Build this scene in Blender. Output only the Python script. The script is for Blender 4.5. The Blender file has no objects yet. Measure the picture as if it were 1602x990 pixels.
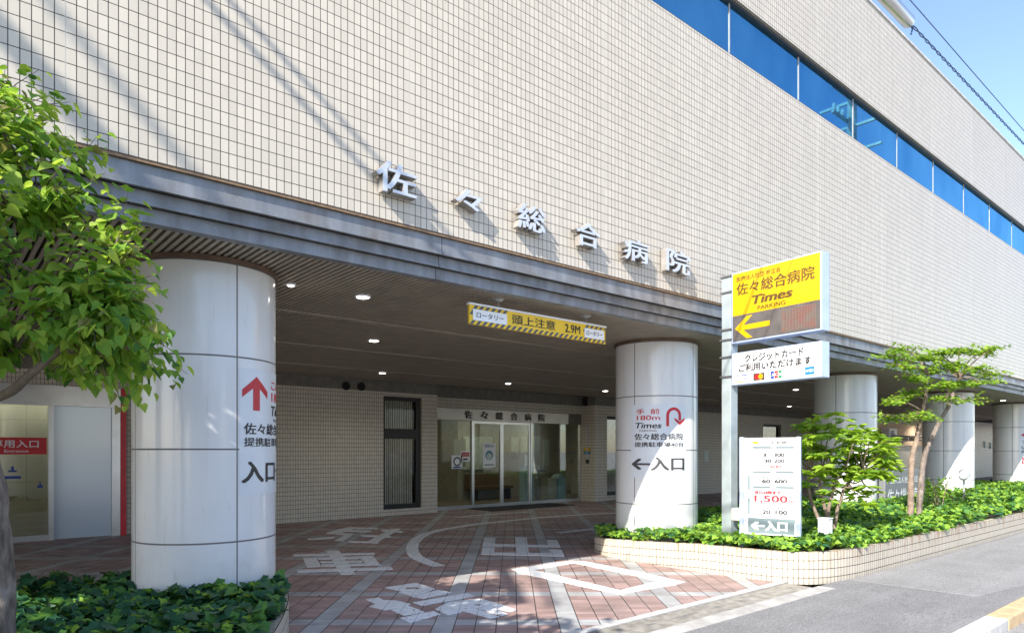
import bpy, bmesh, math, random
from mathutils import Vector, Matrix, noise
import numpy as np
R = math.radians
random.seed(7); rng = np.random.default_rng(7)
S = bpy.context.scene
COL = S.collection

# ------------------------------------------------------------------ camera, sky, sun, exposure
CAMZ, F, CX, HZ = 1.6, 1066.0, 801.0, 706.0
VX, VY = 0.6493, 0.7605                      # view direction on the ground; X runs along the facade, Y into it
cam = bpy.data.cameras.new('camera'); camo = bpy.data.objects.new('camera', cam); COL.objects.link(camo)
cam.sensor_width = 36.0; cam.lens = 36.0 * F / 1602.0; cam.shift_y = (HZ - 495.0) / 1602.0
cam.clip_start = 0.05; cam.clip_end = 3000
camo.location = (0, 0, CAMZ); camo.rotation_euler = (R(90), 0, -math.asin(VX))
S.camera = camo
SUN = Vector((3.0, 1.0, -2.25)).normalized()  # direction the sunlight travels
elev = math.asin(-SUN.z); az = math.atan2(-SUN.x, -SUN.y)
w = bpy.data.worlds.new('World'); S.world = w; w.use_nodes = True
nt = w.node_tree; bg = nt.nodes['Background']
sky = nt.nodes.new('ShaderNodeTexSky'); sky.sky_type = 'NISHITA'; sky.sun_disc = False
sky.sun_elevation = elev; sky.sun_rotation = az; sky.air_density = 1.0; sky.dust_density = 0.6; sky.ozone_density = 3.0
tint = nt.nodes.new('ShaderNodeMix'); tint.data_type = 'RGBA'; tint.blend_type = 'MULTIPLY'; tint.inputs[0].default_value = 1.0
tint.inputs[7].default_value = (1.0, 0.925, 0.92, 1)
nt.links.new(sky.outputs[0], tint.inputs[6]); nt.links.new(tint.outputs[2], bg.inputs[0]); bg.inputs[1].default_value = 0.15
sl = bpy.data.lights.new('sun', 'SUN'); slo = bpy.data.objects.new('sun', sl); COL.objects.link(slo)
sl.energy = 4.0; sl.angle = R(0.5); sl.color = (1.0, 0.94, 0.85)
slo.rotation_euler = SUN.to_track_quat('-Z', 'Y').to_euler(); slo.location = (-30, -10, 25)
S.view_settings.view_transform = 'Standard'; S.view_settings.look = 'None'
S.view_settings.exposure = 1.3; S.view_settings.gamma = 1.0; S.view_settings.use_curve_mapping = False
S.cycles.max_bounces = 9; S.cycles.diffuse_bounces = 6; S.cycles.transparent_max_bounces = 12
S.cycles.use_denoising = True

# a pixel of the photograph's 1602 x 990 grid met with a plane of the place
def ray(px, py):
    u = (px - CX) / F; v = (HZ - py) / F
    return Vector((VX + u * VY, VY - u * VX, v))
def on_z(px, py, z=0.0):
    d = ray(px, py); t = (z - CAMZ) / d.z
    return Vector((d.x * t, d.y * t, z))
def on_y(px, py, y):
    d = ray(px, py); t = y / d.y
    return Vector((d.x * t, y, CAMZ + d.z * t))
def at(px, py, depth):
    d = ray(px, py)
    return Vector((d.x * depth, d.y * depth, CAMZ + d.z * depth))

# ------------------------------------------------------------------ node helpers and materials
MATS = {}
def new_mat(name):
    m = bpy.data.materials.new(name); m.use_nodes = True
    MATS[name] = m
    return m, m.node_tree, m.node_tree.nodes['Principled BSDF']
def N(t, kind, **kw):
    n = t.nodes.new(kind)
    for k, v in kw.items(): setattr(n, k, v)
    return n
def L(t, a, b): t.links.new(a, b)
def setin(n, i, v):
    if hasattr(v, 'is_output') or isinstance(v, bpy.types.NodeSocket): n.id_data.links.new(v, n.inputs[i])
    else: n.inputs[i].default_value = v
def M_(t, op, a, b=None, c=None):
    n = N(t, 'ShaderNodeMath', operation=op)
    setin(n, 0, a)
    if b is not None: setin(n, 1, b)
    if c is not None: setin(n, 2, c)
    return n.outputs[0]
def mixc(t, f, a, b, blend='MIX'):
    n = N(t, 'ShaderNodeMix', data_type='RGBA', blend_type=blend)
    setin(n, 0, f)
    for i, v in ((6, a), (7, b)):
        if isinstance(v, tuple): n.inputs[i].default_value = (*v[:3], 1)
        else: L(t, v, n.inputs[i])
    return n.outputs[2]
def pos(t): return N(t, 'ShaderNodeNewGeometry').outputs['Position']
def noise_(t, scale, detail=4, vec=None, rough=0.55):
    n = N(t, 'ShaderNodeTexNoise'); n.inputs['Scale'].default_value = scale; n.inputs['Detail'].default_value = detail
    n.inputs['Roughness'].default_value = rough
    L(t, vec if vec is not None else pos(t), n.inputs['Vector'])
    return n.outputs['Fac']
def ramp(t, f, stops):
    n = N(t, 'ShaderNodeMapRange'); setin(n, 0, f)
    n.inputs[1].default_value, n.inputs[2].default_value, n.inputs[3].default_value, n.inputs[4].default_value = stops
    return n.outputs[0]
def scaled(t, sx, sy, sz, vec=None):
    n = N(t, 'ShaderNodeMapping'); n.inputs['Scale'].default_value = (sx, sy, sz)
    L(t, vec if vec is not None else pos(t), n.inputs[0]); return n.outputs[0]
def bump(t, p, h, strength=0.3, dist=0.01):
    n = N(t, 'ShaderNodeBump'); n.inputs['Strength'].default_value = strength; n.inputs['Distance'].default_value = dist
    L(t, h, n.inputs['Height']); L(t, n.outputs[0], p.inputs['Normal'])
def mat(name, col, rough=0.5, metal=0.0, var=0.12, scale=6.0, bmp=0.0, bscale=60, coat=0.0, spec=0.5):
    m, t, p = new_mat(name)
    f = noise_(t, scale, 5)
    a = tuple(c * (1 - var) for c in col); b = tuple(min(1, c * (1 + var)) for c in col)
    L(t, mixc(t, ramp(t, f, (0.3, 0.7, 0, 1)), a, b), p.inputs['Base Color'])
    p.inputs['Roughness'].default_value = rough; p.inputs['Metallic'].default_value = metal
    p.inputs['Coat Weight'].default_value = coat; p.inputs['Specular IOR Level'].default_value = spec
    if bmp: bump(t, p, noise_(t, bscale, 4), bmp, 0.01)
    return m
def emit(name, col, strength):
    m, t, p = new_mat(name)
    p.inputs['Base Color'].default_value = (*col, 1); p.inputs['Emission Color'].default_value = (*col, 1)
    p.inputs['Emission Strength'].default_value = strength
    return m

def tile_mat(name, base, joint, tw=0.06, th=0.1, jw=0.0055, jh=0.0055, rough=0.35, stain=0.1, drips=False, expj=False):
    m, t, p = new_mat(name)
    uv = N(t, 'ShaderNodeUVMap').outputs[0]
    s = N(t, 'ShaderNodeSeparateXYZ'); L(t, uv, s.inputs[0])
    a = M_(t, 'DIVIDE', s.outputs[0], tw); b = M_(t, 'DIVIDE', s.outputs[1], th)
    fa = M_(t, 'FRACT', a); fb = M_(t, 'FRACT', b)
    ja = M_(t, 'LESS_THAN', fa, jw / tw); jb = M_(t, 'LESS_THAN', fb, jh / th)
    j = M_(t, 'MAXIMUM', ja, jb)
    cmb = N(t, 'ShaderNodeCombineXYZ'); L(t, M_(t, 'FLOOR', a), cmb.inputs[0]); L(t, M_(t, 'FLOOR', b), cmb.inputs[1])
    wn = N(t, 'ShaderNodeTexWhiteNoise'); wn.noise_dimensions = '2D'; L(t, cmb.outputs[0], wn.inputs[0])
    c = mixc(t, wn.outputs[0], tuple(x * 0.94 for x in base), tuple(min(1, x * 1.05) for x in base))
    big = noise_(t, 0.5, 5)
    c = mixc(t, ramp(t, big, (0.35, 0.75, 0, stain)), c, (base[0] * .72, base[1] * .70, base[2] * .66))
    streak = noise_(t, 1.0, 4, scaled(t, 5, 5, 0.35))
    c = mixc(t, ramp(t, streak, (0.5, 0.8, 0, stain * 1.6)), c, (base[0] * .7, base[1] * .7, base[2] * .68))
    if drips:
        d = noise_(t, 1.0, 3, scaled(t, 14, 14, 1.6)); geo = N(t, 'ShaderNodeSeparateXYZ'); L(t, pos(t), geo.inputs[0])
        top = ramp(t, geo.outputs[2], (0.16, 0.36, 0, 1))
        c = mixc(t, M_(t, 'MULTIPLY', ramp(t, d, (0.50, 0.66, 0, 0.85)), top), c, (0.38, 0.2, 0.09))
        low = ramp(t, geo.outputs[2], (0.10, -0.02, 0, 0.5)); 
        c = mixc(t, M_(t, 'MULTIPLY', low, noise_(t, 6, 4)), c, (0.16, 0.13, 0.10))
    jc = joint
    if expj:      # pale sealed movement joints every few metres
        e = M_(t, 'LESS_THAN', M_(t, 'MODULO', M_(t, 'ADD', M_(t, 'FLOOR', a), 4031.0), 43.0), 0.5)
        jc = mixc(t, M_(t, 'MULTIPLY', e, ja), joint, (0.42, 0.40, 0.37))
    c = mixc(t, j, c, jc)
    L(t, c, p.inputs['Base Color'])
    L(t, ramp(t, j, (0, 1, rough, 0.9)), p.inputs['Roughness'])
    p.inputs['Specular IOR Level'].default_value = 0.35
    bump(t, p, M_(t, 'SUBTRACT', 1.0, j), 0.5, 0.004)
    return m

tile_mat('facade_tile', (0.58, 0.525, 0.435), (0.06, 0.05, 0.045), tw=.064, th=.105, jw=0.0060, jh=0.0062, stain=.16, expj=True)
tile_mat('porch_tile', (0.62, 0.565, 0.475), (0.06, 0.055, 0.05), jw=0.0065, jh=0.0075)
tile_mat('planter_tile', (0.56, 0.505, 0.41), (0.06, 0.045, 0.035), tw=0.062, th=0.105, jw=.007, jh=.008, drips=True, rough=0.6)

def paving():
    m, t, p = new_mat('forecourt_paving')
    s = N(t, 'ShaderNodeSeparateXYZ'); L(t, pos(t), s.inputs[0])
    x, y = s.outputs[0], s.outputs[1]
    r = M_(t, 'SUBTRACT', M_(t, 'MULTIPLY', x, VY), M_(t, 'MULTIPLY', y, VX))
    d = M_(t, 'ADD', M_(t, 'MULTIPLY', x, VX), M_(t, 'MULTIPLY', y, VY))
    r = M_(t, 'ADD', r, -0.43 + 116.0); d = M_(t, 'ADD', d, -6.29 + 127.5)
    a = M_(t, 'DIVIDE', r, 1.16 / 6); b = M_(t, 'DIVIDE', d, 1.275 / 12)
    fa = M_(t, 'FRACT', a); fb = M_(t, 'FRACT', b)
    ja = M_(t, 'LESS_THAN', fa, 0.05); jb = M_(t, 'LESS_THAN', fb, 0.05)
    band_r = M_(t, 'LESS_THAN', M_(t, 'MODULO', a, 6.0), 1.0)
    band_d = M_(t, 'LESS_THAN', M_(t, 'MODULO', b, 12.0), 2.0)
    cmb = N(t, 'ShaderNodeCombineXYZ'); L(t, M_(t, 'FLOOR', a), cmb.inputs[0]); L(t, M_(t, 'FLOOR', b), cmb.inputs[1])
    wn = N(t, 'ShaderNodeTexWhiteNoise'); wn.noise_dimensions = '2D'; L(t, cmb.outputs[0], wn.inputs[0])
    red = mixc(t, wn.outputs[0], (0.29, 0.185, 0.165), (0.43, 0.295, 0.265))
    gry = mixc(t, wn.outputs[0], (0.38, 0.39, 0.39), (0.46, 0.47, 0.465))
    c = mixc(t, M_(t, 'MAXIMUM', band_r, band_d), red, gry)
    n1 = noise_(t, 2.2, 6); c = mixc(t, ramp(t, n1, (0.40, 0.72, 0, 0.6)), c, (0.15, 0.12, 0.11))
    n2 = noise_(t, 45, 4); c = mixc(t, ramp(t, n2, (0.45, 0.8, 0, 0.35)), c, (0.42, 0.38, 0.35))
    c = mixc(t, M_(t, 'MULTIPLY', jb, 0.55), c, (0.06, 0.05, 0.05))
    c = mixc(t, ja, c, (0.045, 0.04, 0.04))
    L(t, c, p.inputs['Base Color'])
    L(t, ramp(t, noise_(t, 5, 4), (0.3, 0.7, 0.45, 0.75)), p.inputs['Roughness'])
    h = M_(t, 'SUBTRACT', M_(t, 'ADD', 1.0, M_(t, 'MULTIPLY', n2, 0.3)), M_(t, 'MAXIMUM', ja, jb)); bump(t, p, h, 0.5, 0.005)
paving()

def asphalt(name, base, patch=None):
    m, t, p = new_mat(name)
    vor = N(t, 'ShaderNodeTexVoronoi'); vor.inputs['Scale'].default_value = 130; L(t, pos(t), vor.inputs['Vector'])
    sp = N(t, 'ShaderNodeSeparateColor'); L(t, vor.outputs['Color'], sp.inputs[0])
    c = mixc(t, sp.outputs[0], tuple(x * .55 for x in base), tuple(x * 1.55 for x in base))
    n1 = noise_(t, 1.3, 6); c = mixc(t, ramp(t, n1, (0.4, 0.75, 0, 0.4)), c, tuple(x * .6 for x in base))
    n3 = noise_(t, 1.0, 5, scaled(t, 0.35, 3.0, 1)); c = mixc(t, ramp(t, n3, (0.5, 0.8, 0, 0.4)), c, tuple(x * 1.6 for x in base))
    vc = N(t, 'ShaderNodeTexVoronoi', feature='DISTANCE_TO_EDGE'); vc.inputs['Scale'].default_value = 0.8
    wob = N(t, 'ShaderNodeVectorMath', operation='ADD'); nn = N(t, 'ShaderNodeTexNoise'); nn.inputs['Scale'].default_value = 4; L(t, pos(t), nn.inputs['Vector'])
    L(t, pos(t), wob.inputs[0]); L(t, nn.outputs['Color'], wob.inputs[1]); L(t, wob.outputs[0], vc.inputs['Vector'])
    crack = M_(t, 'MULTIPLY', M_(t, 'LESS_THAN', vc.outputs[0], 0.004), ramp(t, noise_(t, 0.7, 2), (0.5, 0.6, 0, 0.7)))
    c = mixc(t, crack, c, tuple(x * .3 for x in base))
    L(t, c, p.inputs['Base Color']); p.inputs['Roughness'].default_value = 0.85
    bump(t, p, vor.outputs['Distance'], 0.5, 0.004)
asphalt('sidewalk_asphalt', (0.19, 0.188, 0.187)); asphalt('patch_asphalt', (0.235, 0.232, 0.227)); asphalt('road_asphalt', (0.24, 0.237, 0.23))

def pillar_mat():
    m, t, p = new_mat('enamel_panel')
    uv = N(t, 'ShaderNodeUVMap').outputs[0]
    s = N(t, 'ShaderNodeSeparateXYZ'); L(t, uv, s.inputs[0])
    ja = M_(t, 'LESS_THAN', M_(t, 'ABSOLUTE', M_(t, 'SUBTRACT', M_(t, 'FRACT', M_(t, 'ADD', s.outputs[0], 0.5)), 0.5)), 0.0065)
    b = M_(t, 'DIVIDE', M_(t, 'ADD', s.outputs[1], 0.04), 0.83)
    jb = M_(t, 'LESS_THAN', M_(t, 'ABSOLUTE', M_(t, 'SUBTRACT', M_(t, 'FRACT', M_(t, 'ADD', b, 0.5)), 0.5)), 0.009)
    jb = M_(t, 'MULTIPLY', jb, M_(t, 'GREATER_THAN', s.outputs[1], 0.2))
    j = M_(t, 'MAXIMUM', ja, jb)
    f = noise_(t, 1.4, 5)
    c = mixc(t, ramp(t, f, (0.35, 0.7, 0, 1)), (0.72, 0.72, 0.71), (0.78, 0.78, 0.77))
    st = noise_(t, 1.0, 4, scaled(t, 9, 9, 0.5)); c = mixc(t, ramp(t, st, (0.52, 0.75, 0, 0.25)), c, (0.5, 0.48, 0.44))
    gr = ramp(t, M_(t, 'ADD', s.outputs[1], M_(t, 'MULTIPLY', noise_(t, 5, 5), .9)), (0.45, 1.05, .5, 0)); c = mixc(t, gr, c, (0.40, 0.37, 0.32))
    sc = noise_(t, 1.0, 6, scaled(t, 22, 22, 3.0)); c = mixc(t, ramp(t, sc, (0.62, 0.72, 0, .3)), c, (0.45, 0.43, 0.40))
    c = mixc(t, j, c, (0.16, 0.15, 0.14)); L(t, c, p.inputs['Base Color'])
    L(t, ramp(t, j, (0, 1, 0.14, 0.8)), p.inputs['Roughness']); p.inputs['Specular IOR Level'].default_value = 0.55
    h = M_(t, 'ADD', M_(t, 'SUBTRACT', 1.0, j), M_(t, 'MULTIPLY', noise_(t, 2.2, 2), 0.35)); bump(t, p, h, 0.25, 0.006)
pillar_mat()

def fascia_mat():
    m, t, p = new_mat('weathered_steel')
    s = N(t, 'ShaderNodeSeparateXYZ'); L(t, pos(t), s.inputs[0])
    a = M_(t, 'DIVIDE', M_(t, 'ADD', s.outputs[0], -3.85 + 35.7), 3.57)
    j = M_(t, 'LESS_THAN', M_(t, 'FRACT', a), 0.0025)
    st = noise_(t, 1.0, 6, scaled(t, 7, 7, 0.9)); bl = noise_(t, 3.0, 6)
    c = mixc(t, ramp(t, st, (0.35, 0.7, 0, 1)), (0.18, 0.187, 0.198), (0.29, 0.30, 0.315))
    c = mixc(t, ramp(t, bl, (0.5, 0.75, 0, 0.6)), c, (0.15, 0.125, 0.105))
    sp = noise_(t, 90, 2); c = mixc(t, ramp(t, sp, (0.66, 0.72, 0, 0.55)), c, (0.42, 0.42, 0.40))
    c = mixc(t, j, c, (0.04, 0.035, 0.03)); L(t, c, p.inputs['Base Color'])
    p.inputs['Metallic'].default_value = 0.25; L(t, ramp(t, bl, (0.3, 0.7, 0.38, 0.6)), p.inputs['Roughness'])
    bump(t, p, noise_(t, 160, 3), 0.25, 0.003)
fascia_mat()

def leaf_mat(name, c0, c1, trans=0.35, rough=0.45):
    m, t, p = new_mat(name)
    f = noise_(t, 3.5, 3); f2 = noise_(t, 40, 2)
    c = mixc(t, ramp(t, M_(t, 'ADD', M_(t, 'MULTIPLY', f, .6), M_(t, 'MULTIPLY', f2, .4)), (0.38, 0.62, 0, 1)), c0, c1)
    L(t, c, p.inputs['Base Color']); p.inputs['Roughness'].default_value = rough + .1; p.inputs['Specular IOR Level'].default_value = 0.28
    tr = N(t, 'ShaderNodeBsdfTranslucent'); L(t, mixc(t, 0.5, c, (c1[0] * 1.3, c1[1] * 1.3, c1[2] * .5)), tr.inputs[0])
    mx = N(t, 'ShaderNodeMixShader'); mx.inputs[0].default_value = trans
    L(t, p.outputs[0], mx.inputs[1]); L(t, tr.outputs[0], mx.inputs[2])
    L(t, mx.outputs[0], t.nodes['Material Output'].inputs[0])
leaf_mat('leaf_green', (0.16, 0.31, 0.045), (0.25, 0.43, 0.065), .5); leaf_mat('leaf_lime', (0.30, 0.46, 0.06), (0.42, 0.55, 0.10), .55)
leaf_mat('leaf_deep', (0.055, 0.15, 0.03), (0.095, 0.22, 0.045)); leaf_mat('leaf_bronze', (0.19, 0.17, 0.07), (0.25, 0.26, 0.08))
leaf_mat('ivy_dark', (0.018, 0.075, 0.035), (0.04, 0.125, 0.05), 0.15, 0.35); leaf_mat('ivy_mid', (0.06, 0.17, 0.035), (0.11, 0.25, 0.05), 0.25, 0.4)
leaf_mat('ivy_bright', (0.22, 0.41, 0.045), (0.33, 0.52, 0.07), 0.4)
leaf_mat('maple_lime', (0.23, 0.38, 0.03), (0.34, 0.48, 0.05), 0.45); leaf_mat('maple_green', (0.13, 0.27, 0.03), (0.20, 0.36, 0.04), 0.45)
def bark():
    m, t, p = new_mat('bark'); st = noise_(t, 1.0, 6, scaled(t, 26, 26, 7)); bl = noise_(t, 7, 5)
    c = mixc(t, ramp(t, st, (0.32, 0.68, 0, 1)), (0.09, 0.07, 0.055), (0.27, 0.22, 0.185)); c = mixc(t, ramp(t, bl, (0.52, 0.68, 0, .6)), c, (0.36, 0.32, 0.28)); L(t, c, p.inputs['Base Color'])
    p.inputs['Roughness'].default_value = .95; bump(t, p, st, 1.0, .03)
bark()
mat('bark_dark', (0.12, 0.095, 0.07), 0.9, var=.35, scale=14, bmp=.8, bscale=50); mat('bark_pale', (0.23, 0.17, 0.125), 0.85, var=0.35, scale=12, bmp=0.6, bscale=50)
mat('soil', (0.07, 0.055, 0.04), 0.95, var=0.4, scale=20, bmp=0.8)
mat('concrete', (0.40, 0.385, 0.36), 0.85, var=0.25, scale=5, bmp=0.4, bscale=90)
mat('concrete_pale', (0.50, 0.49, 0.47), 0.8, var=0.22, scale=7, bmp=0.4, bscale=120)
mat('grate_steel', (0.36, 0.34, 0.305), 0.6, 0.5, var=0.35, scale=9, bmp=0.3)
mat('dark_void', (0.012, 0.011, 0.01), 0.9)
mat('slat_brown', (0.40, 0.345, 0.28), 0.5, 0.2, var=0.14, scale=3)
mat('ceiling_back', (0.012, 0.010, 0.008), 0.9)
mat('trim_brown', (0.24, 0.155, 0.09), 0.7, var=.35, scale=18); mat('collar_brown', (0.15, 0.095, 0.065), 0.5, 0.2, var=0.25)
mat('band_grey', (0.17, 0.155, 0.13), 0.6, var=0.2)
mat('stainless', (0.62, 0.62, 0.61), 0.28, 0.9, var=0.08, scale=3)
mat('header_steel', (0.40, 0.38, 0.35), 0.33, 0.75, var=.12, scale=2); mat('letter_steel', (0.62, 0.64, 0.67), 0.42, 0.35, var=0.06)
mat('letter_side', (0.27, 0.25, 0.23), 0.45, 0.1, var=0.2)
mat('black_frame', (0.02, 0.018, 0.017), 0.4, 0.2)
mat('dark_frame', (0.06, 0.06, 0.065), 0.4, 0.4)
mat('ink_black', (0.025, 0.022, 0.022), 0.5, var=0.1); mat('ink_grey', (0.055, 0.055, 0.058), 0.5)
mat('ink_red', (0.52, 0.02, 0.03), 0.45, var=0.08); mat('ink_pale_red', (0.55, 0.09, 0.08), 0.45)
mat('film_white', (0.68, 0.71, 0.74), 0.3, var=0.03); mat('sign_white', (0.84, 0.85, 0.86), 0.3, var=0.03)
mat('sign_yellow', (0.62, 0.345, 0.003), 0.3, var=0.05, coat=0.3); mat('sign_dark', (0.10, 0.09, 0.085), 0.35, var=0.2)
mat('sign_brown', (0.09, 0.055, 0.012), 0.4); mat('warning_yellow', (0.85, 0.56, 0.015), 0.35, var=0.06); mat('warning_grey', (0.09, 0.09, 0.10), 0.4)
mat('sign_case', (0.42, 0.50, 0.70), 0.3, 0.2, var=0.06); mat('pole_paint', (0.30, 0.35, 0.36), 0.4, 0.1, var=0.12); mat('bolt_grey', (0.3, 0.3, 0.3), 0.4, 0.8)
mat('bar_grey', (0.13, 0.17, 0.18), 0.5); mat('panel_grey', (0.17, 0.225, 0.235), 0.5)
mat('card_blue', (0.01, 0.045, 0.26), 0.4); mat('card_sky', (0.01, 0.17, 0.40), 0.4); mat('card_red', (0.5, 0.02, 0.02), 0.4)
mat('card_orange', (0.62, 0.27, 0.01), 0.4); mat('card_green', (0.01, 0.20, 0.06), 0.4); mat('card_black', (0.05, 0.04, 0.04), 0.4)
def worn_paint():
    m, t, p = new_mat('paint_white'); s = N(t, 'ShaderNodeSeparateXYZ'); L(t, pos(t), s.inputs[0]); x, y = s.outputs[0], s.outputs[1]
    rr = M_(t, 'ADD', M_(t, 'SUBTRACT', M_(t, 'MULTIPLY', x, VY), M_(t, 'MULTIPLY', y, VX)), 115.57); dd = M_(t, 'ADD', M_(t, 'ADD', M_(t, 'MULTIPLY', x, VX), M_(t, 'MULTIPLY', y, VY)), 121.21)
    ja = M_(t, 'LESS_THAN', M_(t, 'FRACT', M_(t, 'DIVIDE', rr, 1.16/6)), .035); jb = M_(t, 'LESS_THAN', M_(t, 'FRACT', M_(t, 'DIVIDE', dd, 1.275/12)), .04)
    n = noise_(t, 16, 6); n2 = noise_(t, 70, 4); c = mixc(t, n2, (0.66, 0.68, 0.68), (0.80, 0.82, 0.82))
    c = mixc(t, ramp(t, n, (0.55, 0.66, 0, .65)), c, (0.40, 0.34, 0.32)); big = noise_(t, 1.2, 4); c = mixc(t, ramp(t, big, (0.4, 0.7, 0, .35)), c, (0.46, 0.45, 0.44))
    c = mixc(t, M_(t, 'MULTIPLY', M_(t, 'MAXIMUM', ja, jb), ramp(t, n2, (0.3, 0.6, .2, .75))), c, (0.12, 0.11, 0.11)); L(t, c, p.inputs['Base Color']); p.inputs['Roughness'].default_value = .75; bump(t, p, n2, .3, .003)
worn_paint()
mat('kerb_yellow', (0.52, 0.375, 0.21), 0.7, var=0.2, scale=10)
mat('red_paint', (0.60, 0.02, 0.035), 0.35); mat('cream_box', (0.62, 0.58, 0.48), 0.5); mat('cable_black', (0.03, 0.035, 0.045), 0.6)
mat('cable_blue', (0.05, 0.10, 0.2), 0.5); mat('granite', (0.17, 0.175, 0.18), 0.5, var=0.35, scale=90, bmp=0.2); mat('beige_wall', (0.80, 0.60, 0.40), 0.7)
mat('mat_black', (0.03, 0.03, 0.03), 0.95, bmp=0.6, bscale=200); mat('lobby_wall', (0.44, 0.41, 0.33), 0.7); mat('lobby_floor', (0.22, 0.18, 0.13), 0.4)
mat('blind_white', (0.62, 0.61, 0.55), 0.6, var=0.15, scale=9); mat('poster_pale', (0.60, 0.68, 0.62), 0.6, var=0.12, scale=10); mat('poster_blue', (0.10, 0.25, 0.36), 0.6)
mat('bin_blue', (0.35, 0.52, 0.58), 0.5); mat('counter_brown', (0.16, 0.10, 0.06), 0.5); mat('plastic_grey', (0.35, 0.36, 0.35), 0.5)
mat('dry_leaf', (0.16, 0.10, 0.04), 0.8, var=0.4); mat('porcelain', (0.75, 0.75, 0.73), 0.2)
mat('rust_brown', (0.21, 0.11, 0.05), 0.8, var=0.4); mat('roof_grey', (0.3, 0.3, 0.29), 0.8); mat('plaster', (0.5, 0.47, 0.42), 0.8, var=0.12, scale=2)
emit('lamp_lens', (1.0, 0.95, 0.86), 7.0); emit('lobby_lamp', (1.0, 0.93, 0.74), 7.0); emit('vestibule_lamp', (1.0, 0.98, 0.92), 2.2)
def led_mat():
    m, t, p = new_mat('led_matrix')
    uv = N(t, 'ShaderNodeUVMap').outputs[0]; s = N(t, 'ShaderNodeSeparateXYZ'); L(t, uv, s.inputs[0])
    fa = M_(t, 'FRACT', M_(t, 'DIVIDE', s.outputs[0], 0.021)); fb = M_(t, 'FRACT', M_(t, 'DIVIDE', s.outputs[1], 0.021))
    j = M_(t, 'MAXIMUM', M_(t, 'LESS_THAN', fa, .3), M_(t, 'LESS_THAN', fb, .3))
    n = noise_(t, 9, 3)
    c = mixc(t, ramp(t, n, (0.45, 0.6, 0, 1)), (0.20, 0.15, 0.12), (0.25, 0.11, 0.085)); c = mixc(t, j, c, (0.05, 0.042, 0.04)); L(t, c, p.inputs['Base Color'])
led_mat()
def glass_mat(name, tint, mixf, rough=0.02, body=(0.02, 0.05, 0.12)):
    m, t, p = new_mat(name)
    p.inputs['Base Color'].default_value = (*body, 1); p.inputs['Roughness'].default_value = 0.08; p.inputs['Specular IOR Level'].default_value = 0.5
    g = N(t, 'ShaderNodeBsdfGlossy'); g.inputs[0].default_value = (*tint, 1); g.inputs['Roughness'].default_value = rough
    mx = N(t, 'ShaderNodeMixShader'); mx.inputs[0].default_value = mixf
    L(t, p.outputs[0], mx.inputs[1]); L(t, g.outputs[0], mx.inputs[2]); L(t, mx.outputs[0], t.nodes['Material Output'].inputs[0])
glass_mat('ribbon_glass', (0.13, 0.36, 0.74), 0.8)
_t = MATS['ribbon_glass'].node_tree; _g = [n for n in _t.nodes if n.type == 'BSDF_GLOSSY'][0]
L(_t, mixc(_t, ramp(_t, noise_(_t, 1.0, 3, scaled(_t, .9, 1, .5)), (0.35, 0.65, 0, 1)), (0.07, 0.32, 0.54), (0.14, 0.44, 0.64)), _g.inputs[0])
glass_mat('frosted_panel', (0.75, 0.82, 0.9), 0.22, 0.2, (0.46, 0.55, 0.66))
def clear_glass(name, refl, tint, fk=.9):
    m, t, p = new_mat(name)
    t.nodes.remove(p)
    tr = N(t, 'ShaderNodeBsdfTransparent'); tr.inputs[0].default_value = (*tint, 1)
    g = N(t, 'ShaderNodeBsdfGlossy'); g.inputs['Roughness'].default_value = 0.01; g.inputs[0].default_value = (0.95, 0.97, 1, 1)
    fr = N(t, 'ShaderNodeFresnel'); fr.inputs[0].default_value = 1.5
    mx = N(t, 'ShaderNodeMixShader'); L(t, M_(t, 'ADD', M_(t, 'MULTIPLY', fr.outputs[0], fk), refl), mx.inputs[0])
    L(t, tr.outputs[0], mx.inputs[1]); L(t, g.outputs[0], mx.inputs[2]); L(t, mx.outputs[0], t.nodes['Material Output'].inputs[0])
clear_glass('door_glass', 0.0, (0.83, 0.86, 0.82), .30); clear_glass('window_glass', 0.0, (0.92, 0.92, 0.90), .25); clear_glass('side_glass', 0.16, (0.80, 0.84, 0.74), .9)

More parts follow.
